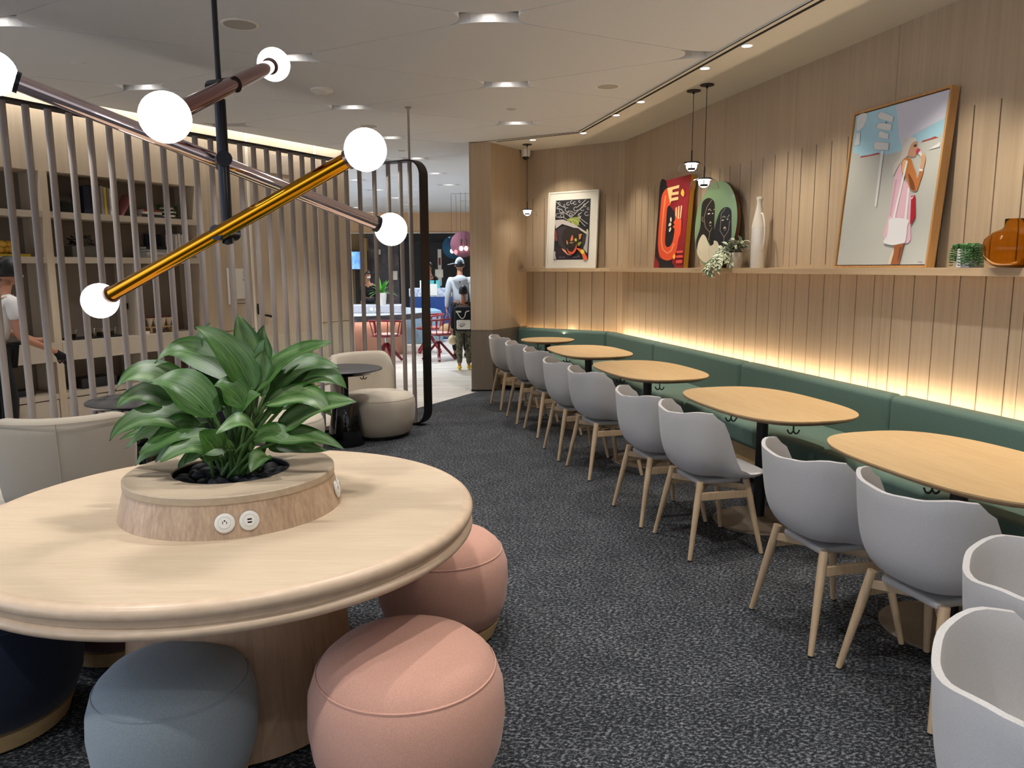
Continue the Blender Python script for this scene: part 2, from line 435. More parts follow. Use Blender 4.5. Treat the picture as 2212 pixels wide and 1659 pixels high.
# ------------------------------------------------------------------ shelf, bench
m = MB()
d0 = .205
for z0, z1, d in ((1.493, 1.5365, d0),):
    m.prism([(3.579, -3), (3.579, 8.925), mitre(d), (3.579-d, -3)], z0, z1)
    m.prism([(3.579, 8.925), (K.x-.05*EB.x, K.y-.05*EB.y), (K.x+MB_N.x*d-.09*EB.x, K.y+MB_N.y*d-.09*EB.y), mitre(d)], z0, z1)
o = m.build('display_shelf', M_shelf, bevel=.002)
tag(o, 'long oak display shelf running round the panelled wall above the green bench', 'shelf')

def seg(u0, u1, da, db):
    return [(3.579-da, u0), (3.579-da, u1), (3.579-db, u1), (3.579-db, u0)]
bench = thing('banquette_bench', 'long sage green upholstered banquette along the oak panelled wall', 'bench', (3.2, 4, 0))
def bput(o):
    o.parent = bench; o.location = Vector(o.location)-bench.location; return o
cushion_segs = [(-2.9, -1.262), (-1.258, .478), (.482, 2.218), (2.222, 3.956), (3.960, 5.698), (5.702, 7.438)]
def cush(poly, z0, z1, name, bev):
    m = MB(); m.prism(poly, z0, z1, smooth=True); m.s = [True]*len(m.f)
    o = m.build(name, M_green, bevel=bev, sharp=0, segs=5); o.modifiers['bevel'].harden_normals = True
    return bput(o)
for u0, u1 in cushion_segs:
    cush(seg(u0, u1, .235, .75), .295, .462, 'seat_cushion', .042)
    cush(seg(u0, u1, .115, .245), .40, .768, 'back_cushion', .04)
for da, db, z0, z1, nm, bv in ((.235, .75, .295, .462, 'seat_cushion', .042), (.115, .245, .40, .768, 'back_cushion', .04)):
    cush([(3.579-da, 7.442), mitre(da), mitre(db), (3.579-db, 7.442)], z0, z1, nm, bv)
    a, b_ = Vector(atK(da)), Vector(atK(db)); g = EB*.012
    cush([tuple(Vector(mitre(da))-EB*.004), tuple(a+g), tuple(b_+g), tuple(Vector(mitre(db))-EB*.004)], z0, z1, nm, bv)
m = MB()
m.prism([(3.575, -2.9), mitre(.004), mitre(.655), (3.579-.655, -2.9)], .06, .292)
m.prism([mitre(.004), tuple(Vector(atK(.004))+EB*.01), tuple(Vector(atK(.655))+EB*.01), mitre(.655)], .06, .292)
bput(m.build('plinth', M_plywood))
m = MB()
m.prism([(3.575, -2.9), mitre(.004), mitre(.60), (3.579-.60, -2.9)], 0.001, .06)
m.prism([mitre(.004), tuple(Vector(atK(.004))+EB*.01), tuple(Vector(atK(.60))+EB*.01), mitre(.60)], 0.001, .06)
bput(m.build('toe_kick', M_slot))
m = MB()
m.prism([(3.575, -2.9), mitre(.004), mitre(.115), (3.579-.115, -2.9)], .60, .69)
m.prism([mitre(.004), tuple(Vector(atK(.004))+EB*.01), tuple(Vector(atK(.115))+EB*.01), mitre(.115)], .60, .69)
bput(m.build('light_trough', M_shelf))
M_led = plain('warm led strip', '#ffffff', .5, emit=(1.0, .70, .36), es=9)
m = MB()
m.prism([(3.579-.045, -2.9), mitre(.045), mitre(.062), (3.579-.062, -2.9)], .70, .708)
m.prism([mitre(.045), tuple(Vector(atK(.045))+EB*.02), tuple(Vector(atK(.062))+EB*.02), mitre(.062)], .70, .708)
bput(m.build('led_strip', M_led))
m = MB(); m.box(-.004, 0, -.04, .04, -.03, .03); o = m.build('outlet_plate', M_plastic, loc=(2.923, 4.55, .19)); bput(o)
LEDC = (1.0, .80, .58)
for u0, u1 in ((-1.5, 2.0), (2.0, 5.4), (5.4, 8.85)):
    l = lamp('AREA', 'led_light', (3.579-.055, (u0+u1)/2, .715), 7.5*(u1-u0)/3.4, LEDC, shape='RECTANGLE', size=.02, size_y=u1-u0); l.rotation_euler = (PI, 0, 0)
mid = (K+BEND)/2+MB_N*.06
l = lamp('AREA', 'led_light', (mid.x, mid.y, .715), 2.7, LEDC, shape='RECTANGLE', size=LBK-.1, size_y=.02)
l.rotation_euler = (PI, 0, -angb)

# ------------------------------------------------------------------ buffet wall on the left
m = MB()
m.box(1.105, 3.573, 0, .45, 0, 3.36); m.box(-3.4, 1.105, 0, .45, 2.44, 3.36); m.box(-3.4, 1.105, .36, .45, 0, 2.44)
struct(m.build('wall_left', M_creamwall, loc=(LA.x, LA.y, 0), rz=LANG))
m = MB()
for s in (1.83, 2.935): m.box(s, s+.028, -.014, .0, 0, 3.3)
m.box(3.545, 3.58, -.012, .46, 0, 3.04)
struct(m.build('trim_1', M_white, loc=(LA.x, LA.y, 0), rz=LANG))
m = MB()
for a, b_ in ((1.11, 1.83), (2.963, 3.545)):
    m.box(a, b_, -.006, 0, 0, .815); m.box(a, b_, -.012, 0, .815, .825); m.box(a, b_, -.012, 0, .84, .848)
struct(m.build('trim_wainscot', M_wains, loc=(LA.x, LA.y, 0), rz=LANG))
door = struct(thing('door_1', 'flush pale staff door in the buffet wall behind the slats', 'door', (LA.x, LA.y, 0), LANG)); 
m = MB(); m.box(1.866, 2.927, -.005, 0, .735, 2.43); m.build('door_leaf', M_creamwall, door)
m = MB(); m.box(1.866, 2.927, -.006, 0, .01, .735); m.build('kick_panel', M_wains, door)
m = MB(); m.box(1.885, 1.905, -.03, -.004, 1.0, 1.13); m.build('lock_plate', M_black, door)
m = MB(); m.bar((1.985, -.05, .985), (2.07, -.055, .965), .02, .026); m.box(1.985, 2.005, -.05, -.005, .975, .995); m.build('door_handle', M_black, door)
m = MB(); m.box(2.20, 2.56, -.012, -.001, 2.69, 2.92)
tag(m.build('access_panel', M_cab, loc=(LA.x, LA.y, 0), rz=LANG, bevel=.003), 'pale rectangular access panel high on the buffet wall', 'panel')
sg = thing('wall_sign', 'white paper notice in a holder on the buffet wall behind the slats', 'sign', Lw(1.66, -.001, 1.37), LANG)
m = MB(); m.box(-.12, .12, -.008, 0, -.17, .18); m.build('sheet', M_white, sg)
m = MB(); m.box(-.12, .12, -.014, 0, -.215, -.20); m.box(-.12, .12, -.014, 0, -.245, -.235); m.build('holder', M_wains, sg)
M_ink = plain('dark ink', '#3a3733', .8)
for t_, z_ in (('COVE', .13), ('TRA', .085), ('ROO', .045)):
    text_mesh('lettering', t_, .034, M_ink, sg, (.03, -.0095, z_), (PI/2, 0, 0), 'LEFT')
m = MB(); m.tube([(1.475, -.012, 1.14), (1.475, -.012, 1.56)], .012, 8)
tag(m.build('wall_rail', M_white, loc=(LA.x, LA.y, 0), rz=LANG), 'slim upright white rail beside the notice on the buffet wall', 'rail')

cab = thing('buffet_cabinet', 'built-in pale buffet cabinet with open shelves behind the slat screen', 'cabinet', (LA.x, LA.y, 0), LANG)
def cbox(name, mat, *bx, **k):
    m = MB()
    for b_ in bx: m.box(*b_)
    return m.build(name, mat, cab, **k)
cbox('divider_post', M_creamwall, (-.552, -.484, -.01, .36, .0, 2.44))
cbox('divider_panel', M_cab, (.318, .358, .0, .36, 0.0, 1.605))
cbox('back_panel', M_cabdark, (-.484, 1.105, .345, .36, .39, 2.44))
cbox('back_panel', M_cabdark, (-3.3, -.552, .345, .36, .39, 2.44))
for a, b_ in ((-.484, 1.105), (-3.3, -.552)):
    cbox('shelf', M_cab, (a, b_, -.004, .345, 2.022, 2.08)); cbox('shelf', M_cab, (a, b_, -.004, .345, 1.606, 1.665))
    cbox('lower_shelf', M_cab, (a, b_, -.004, .345, .335, .385))
cbox('counter', M_cab, (-.484, .318, -.02, .345, .69, .87)); cbox('counter', M_cab, (.358, 1.105, -.02, .345, .69, .87)); cbox('counter', M_cab, (-3.3, -.552, -.02, .345, .69, .87))
for a, b_ in ((-.478, -.085), (-.08, .312), (.364, .73), (.736, 1.10), (-1.0, -.558), (-1.45, -1.006), (-1.9, -1.456)):
    cbox('cabinet_door', M_cab, (a, b_, -.002, .02, .05, .325))
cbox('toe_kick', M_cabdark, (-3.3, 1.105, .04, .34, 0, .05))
for a, z_ in ((1.06, 1.42), (1.06, 1.19), (.29, 1.40), (.29, 1.17)):
    cbox('hinge', M_black, (a, a+.012, .12, .15, z_-.03, z_+.03))

# ------------------------------------------------------------------ slatted screen
path = smooth_open([(-3.6, 3.2, 0), (-2.9, 4.08, 0), (-2.259, 4.874, 0), (-1.825, 5.386, 0), (-1.163, 6.202, 0), (-.505, 6.917, 0), (-.12, 7.358, 0), (.107, 7.612, 0), (.266, 7.758, 0), (.416, 7.824, 0), (.551, 7.812, 0), (.676, 7.751, 0), (.769, 7.666, 0), (.852, 7.584, 0)], 8)
screen = thing('slat_screen', 'tall curved screen of slim greyed wood slats in a black flat-bar frame', 'screen', (-.5, 6.9, 0))
SC = Vector((-.5, 6.9, 0))
H = 2.565
dirs = [(path[min(i+1, len(path)-1)]-path[max(i-1, 0)]).normalized() for i in range(len(path))]
ribbon = [(p+Vector((0, 0, H)), d, Vector((0, 0, 1))) for p, d in zip(path, dirs)]
ed = dirs[-1]; R_ = .15; pe = path[-1]+ed*.02
for k in range(9):
    a = PI/2*k/8
    ribbon.append((pe+ed*(R_*math.sin(a))+Vector((0, 0, H-R_+R_*math.cos(a))), ed, ed*math.sin(a)+Vector((0, 0, math.cos(a)))))
for k in range(9):
    a = PI/2+PI/2*k/8
    ribbon.append((pe+ed*(R_*math.sin(a))+Vector((0, 0, .008+R_+R_*math.cos(a))), ed, ed*math.sin(a)+Vector((0, 0, math.cos(a)))))
ribbon += [(p+Vector((0, 0, .008)), d, Vector((0, 0, -1))) for p, d in reversed(list(zip(path, dirs)))]
vs = []; fs = []
for p, d, nn in ribbon:
    wv = Vector((d.y, -d.x, 0)).normalized()
    for a, b_ in ((-.06, 0), (.06, 0), (.06, -.014), (-.06, -.014)): vs.append(p+wv*a+nn*b_-SC)
for i in range(len(ribbon)-1):
    for k in range(4):
        a, b_ = i*4+k, i*4+(k+1) % 4; fs.append((a, b_, b_+4, a+4))
m = MB(); m.add(vs, fs, 0, True); m.build('frame', M_black, screen, sharp=35)
acc = 0.0; nxt = 0.0; pts = []
for a, b_ in zip(reversed(path), list(reversed(path))[1:]):
    L_ = (b_-a).length
    while nxt <= acc+L_: pts.append(a+(b_-a)*((nxt-acc)/L_)); nxt += .1435 if len(pts) > 1 else .115
    acc += L_
m = MB(); m.lathe([(.0, .008), (.0215, .008), (.0215, H-.013), (0, H-.013)], 14, sx=1.0, sy=1.0)
slat0 = m.build('slat', M_slat, screen, loc=pts[0]-SC)
for p in pts[1:]:
    o = slat0.copy(); C.objects.link(o); o.parent = screen; o.location = p-SC
m = MB(); e_ = path[-1]-SC
m.tube([e_+Vector((0, 0, H-.002)), e_+Vector((0, 0, 3.045))], .011, 10); m.lathe([(0, 3.04), (.03, 3.04), (.03, 3.05), (0, 3.05)], 16, c=(e_.x, e_.y, 0))
m.build('ceiling_post', M_slat, screen)
for s0, s1 in ((-3.2, -.9), (-.9, 1.3), (1.3, 3.5)):
    p = Lw((s0+s1)/2, -.16, 3.27)
    l = lamp('AREA', 'cove_light', p, 9, (1.0, .96, .90), shape='RECTANGLE', size=s1-s0, size_y=.03)
    l.rotation_euler = Matrix.Rotation(LANG, 3, 'Z').to_euler()
    tq = Matrix.Rotation(LANG, 3, 'Z') @ Matrix.Rotation(math.radians(35), 3, 'X'); l.rotation_euler = tq.to_euler()
# picture designs as flat coloured shapes
ART_WOMAN = [
 ('#b9bab3',0,[(0.000,1.000),(1.000,1.000),(1.000,0.000),(0.000,0.000)]),
 ('#a5cfdf',0,[(0.000,1.000),(0.462,1.000),(0.500,0.919),(0.552,0.776),(0.621,0.707),(0.541,0.701),(0.458,0.696),(0.358,0.709),(0.121,0.711),(0.100,0.739),(0.026,0.754)]),
 ('#cbccda',0,[(0.462,1.000),(1.000,1.000),(0.986,0.842),(0.783,0.803),(0.673,0.776),(0.617,0.728),(0.596,0.730),(0.552,0.776),(0.500,0.919)]),
 ('#9bc5d6',0,[(0.673,0.776),(0.986,0.842),(0.990,0.771),(0.954,0.735),(0.908,0.749),(0.789,0.729),(0.732,0.742)]),
 ('#a8493c',0,[(0.117,0.710),(0.135,0.721),(0.235,0.717),(0.338,0.720),(0.361,0.708)]),
 ('#a8493c',0,[(0.789,0.728),(0.804,0.738),(0.873,0.740),(0.920,0.747),(0.957,0.735)]),
 ('#d9dadb',1,[(0.032,0.996),(0.129,0.996),(0.136,0.939),(0.104,0.910),(0.036,0.901)]),
 ('#8d979c',0,[(0.265,0.973),(0.302,0.982),(0.465,0.927),(0.462,0.891),(0.312,0.933),(0.270,0.949)]),
 ('#d6d8d8',0,[(0.271,0.971),(0.305,0.980),(0.457,0.928),(0.455,0.894),(0.315,0.933),(0.275,0.949)]),
 ('#8d979c',0,[(0.269,0.897),(0.302,0.916),(0.456,0.881),(0.455,0.841),(0.311,0.869),(0.278,0.881)]),
 ('#d6d8d8',0,[(0.275,0.896),(0.304,0.913),(0.449,0.881),(0.448,0.843),(0.314,0.870),(0.282,0.881)]),
 ('#8d979c',0,[(0.308,0.847),(0.329,0.858),(0.435,0.825),(0.436,0.787),(0.338,0.813),(0.314,0.820)]),
 ('#d6d8d8',0,[(0.311,0.846),(0.331,0.856),(0.430,0.825),(0.431,0.790),(0.340,0.814),(0.317,0.820)]),
 ('#8d979c',0,[(0.269,0.784),(0.298,0.796),(0.453,0.768),(0.457,0.721),(0.293,0.743),(0.274,0.757)]),
 ('#d6d8d8',0,[(0.273,0.783),(0.300,0.794),(0.446,0.767),(0.449,0.723),(0.296,0.744),(0.279,0.757)]),
 ('#8d979c',0,[(0.038,0.885),(0.088,0.883),(0.101,0.795),(0.034,0.799)]),
 ('#d6d8d8',0,[(0.040,0.882),(0.087,0.880),(0.099,0.798),(0.036,0.801)]),
 ('#5b5f62',0,[(0.377,0.908),(0.396,0.905),(0.393,0.894),(0.384,0.896)]),
 ('#dcdcda',0,[(0.370,0.726),(0.402,0.723),(0.403,0.373),(0.381,0.374)]),
 ('#d9dadb',0,[(0.877,0.675),(0.984,0.708),(0.982,0.679)]),
 ('#dcb5c3',1,[(0.629,0.637),(0.626,0.589),(0.661,0.524),(0.723,0.484),(0.753,0.441),(0.788,0.341),(0.804,0.236),(0.807,0.131),(0.542,0.165),(0.560,0.318),(0.563,0.531),(0.585,0.593)]),
 ('#c79fb0',0,[(0.577,0.530),(0.598,0.529),(0.584,0.302),(0.563,0.303)]),
 ('#c9c4bd',1,[(0.610,0.756),(0.646,0.775),(0.714,0.768),(0.747,0.747),(0.745,0.714),(0.691,0.693),(0.671,0.661),(0.635,0.644),(0.588,0.606),(0.557,0.560),(0.538,0.569),(0.543,0.624),(0.603,0.667)]),
 ('#b98a6c',1,[(0.702,0.732),(0.746,0.741),(0.758,0.712),(0.783,0.690),(0.761,0.669),(0.759,0.652),(0.713,0.650),(0.677,0.667),(0.683,0.700)]),
 ('#b5713c',1,[(0.659,0.655),(0.716,0.636),(0.752,0.592),(0.788,0.548),(0.806,0.512),(0.825,0.558),(0.860,0.558),(0.840,0.489),(0.818,0.440),(0.756,0.454),(0.703,0.513),(0.650,0.573),(0.620,0.617)]),
 ('#7a4524',1,[(0.708,0.554),(0.772,0.501),(0.804,0.448),(0.755,0.461)]),
 ('#e0b583',1,[(0.636,0.637),(0.677,0.633),(0.668,0.585),(0.656,0.545),(0.633,0.589)]),
 ('#c89a72',1,[(0.816,0.653),(0.849,0.650),(0.865,0.615),(0.855,0.566),(0.825,0.568),(0.825,0.612)]),
 ('#e2e0de',0,[(0.815,0.571),(0.855,0.564),(0.852,0.552),(0.818,0.559)]),
 ('#b3305a',1,[(0.758,0.682),(0.775,0.694),(0.799,0.685),(0.798,0.668),(0.773,0.664)]),
 ('#dcd5cc',0,[(0.783,0.664),(0.801,0.678),(0.829,0.652),(0.817,0.640)]),
 ('#3a2a22',0,[(0.724,0.719),(0.756,0.722),(0.755,0.709),(0.733,0.708)]),
 ('#3b3026',0,[(0.652,0.566),(0.688,0.522),(0.652,0.535)]),
 ('#e2e1e1',0,[(0.671,0.633),(0.690,0.630),(0.634,0.282),(0.609,0.287)]),
 ('#e2e1e1',0,[(0.728,0.463),(0.747,0.462),(0.761,0.273),(0.735,0.277)]),
 ('#a81f2f',0,[(0.776,0.412),(0.815,0.415),(0.849,0.283),(0.816,0.242),(0.802,0.246)]),
 ('#f0e8e6',0,[(0.778,0.403),(0.805,0.411),(0.784,0.390)]),
 ('#e0e0e3',1,[(0.588,0.288),(0.776,0.272),(0.779,0.230),(0.774,0.130),(0.666,0.120),(0.564,0.132),(0.545,0.150),(0.575,0.179),(0.577,0.237)]),
 ('#9a5c36',0,[(0.666,0.120),(0.771,0.131),(0.759,0.073),(0.747,0.002),(0.649,0.002),(0.676,0.075)]),
 ('#d9c9b0',0,[(0.638,0.053),(0.671,0.097),(0.672,0.060),(0.656,0.002),(0.632,0.003)]),
 ('#6e3d20',0,[(0.732,0.103),(0.754,0.109),(0.744,0.045),(0.725,0.008)]),
 ('#4a4a4a',0,[(0.938,0.016),(0.982,0.013),(0.982,0.010),(0.939,0.013)])]
ART_TEXTILE = [
 ('#8b1320',0,[(0.000,1.000),(1.000,1.000),(1.000,0.000),(0.000,0.000)]),
 ('#0c0c15',1,[(0.000,1.000),(0.197,1.000),(0.238,0.940),(0.277,0.908),(0.106,0.844),(0.074,0.632),(0.072,0.402),(0.112,0.210),(0.179,0.102),(0.026,0.142),(0.000,0.406),(0.000,0.636)]),
 ('#0c0c15',1,[(0.175,0.118),(0.519,0.091),(0.614,0.097),(0.649,0.053),(0.723,0.000),(0.233,0.000),(0.179,0.057),(0.013,0.143)]),
 ('#0c0c15',1,[(0.317,0.665),(0.406,0.697),(0.595,0.621),(0.722,0.585),(0.865,0.521),(0.841,0.392),(0.645,0.384),(0.591,0.275),(0.480,0.237),(0.364,0.258),(0.325,0.357)]),
 ('#e0502a',1,[(0.277,0.908),(0.106,0.844),(0.083,0.692),(0.077,0.479),(0.091,0.287),(0.161,0.171),(0.293,0.105),(0.496,0.084),(0.658,0.112),(0.753,0.198),(0.791,0.321),(0.841,0.392),(0.827,0.537),(0.696,0.550),(0.609,0.613),(0.618,0.531),(0.576,0.511),(0.620,0.480),(0.567,0.456),(0.634,0.428),(0.607,0.304),(0.526,0.247),(0.419,0.238),(0.341,0.296),(0.332,0.469),(0.325,0.679),(0.425,0.719),(0.349,0.820)]),
 ('#f08a58',0,[(0.264,0.825),(0.235,0.683),(0.178,0.689),(0.208,0.831)]),
 ('#f08a58',0,[(0.235,0.684),(0.226,0.472),(0.170,0.476),(0.178,0.688)]),
 ('#f08a58',0,[(0.226,0.473),(0.243,0.298),(0.187,0.300),(0.170,0.476)]),
 ('#f08a58',0,[(0.242,0.300),(0.315,0.215),(0.261,0.213),(0.188,0.298)]),
 ('#f08a58',0,[(0.306,0.220),(0.468,0.172),(0.432,0.161),(0.270,0.209)]),
 ('#f08a58',0,[(0.434,0.174),(0.574,0.197),(0.604,0.183),(0.465,0.159)]),
 ('#f08a58',0,[(0.563,0.193),(0.637,0.276),(0.688,0.270),(0.615,0.187)]),
 ('#efc98d',0,[(0.277,0.908),(0.683,0.912),(0.673,0.880),(0.468,0.876),(0.464,0.846),(0.678,0.843),(0.675,0.810),(0.448,0.814),(0.451,0.784),(0.681,0.784),(0.678,0.752),(0.453,0.750),(0.424,0.722),(0.353,0.805)]),
 ('#f0a878',0,[(0.617,0.669),(0.669,0.672),(0.701,0.546),(0.619,0.590)]),
 ('#f0b890',0,[(0.702,0.679),(0.748,0.678),(0.766,0.539),(0.714,0.542)]),
 ('#f0b890',0,[(0.789,0.682),(0.834,0.677),(0.825,0.544),(0.786,0.542)]),
 ('#f2b23c',1,[(0.800,0.860),(0.868,0.815),(0.845,0.774),(0.755,0.812)]),
 ('#f2b23c',1,[(0.705,0.155),(0.753,0.125),(0.709,0.095),(0.660,0.123)]),
 ('#e0504a',1,[(0.803,0.186),(0.963,0.187),(0.964,0.165),(0.809,0.163),(0.771,0.174)]),
 ('#e0504a',1,[(0.804,0.135),(0.976,0.136),(0.977,0.113),(0.811,0.111),(0.777,0.123)]),
 ('#e0504a',1,[(0.807,0.082),(0.967,0.085),(0.970,0.054),(0.815,0.052),(0.783,0.066)]),
 ('#e8dcc0',1,[(0.501,0.570),(0.534,0.535),(0.504,0.511),(0.471,0.545)]),
 ('#e8dcc0',1,[(0.438,0.487),(0.480,0.509),(0.538,0.491),(0.503,0.470),(0.447,0.472)]),
 ('#e8dcc0',1,[(0.513,0.458),(0.544,0.435),(0.496,0.403),(0.468,0.427)])]
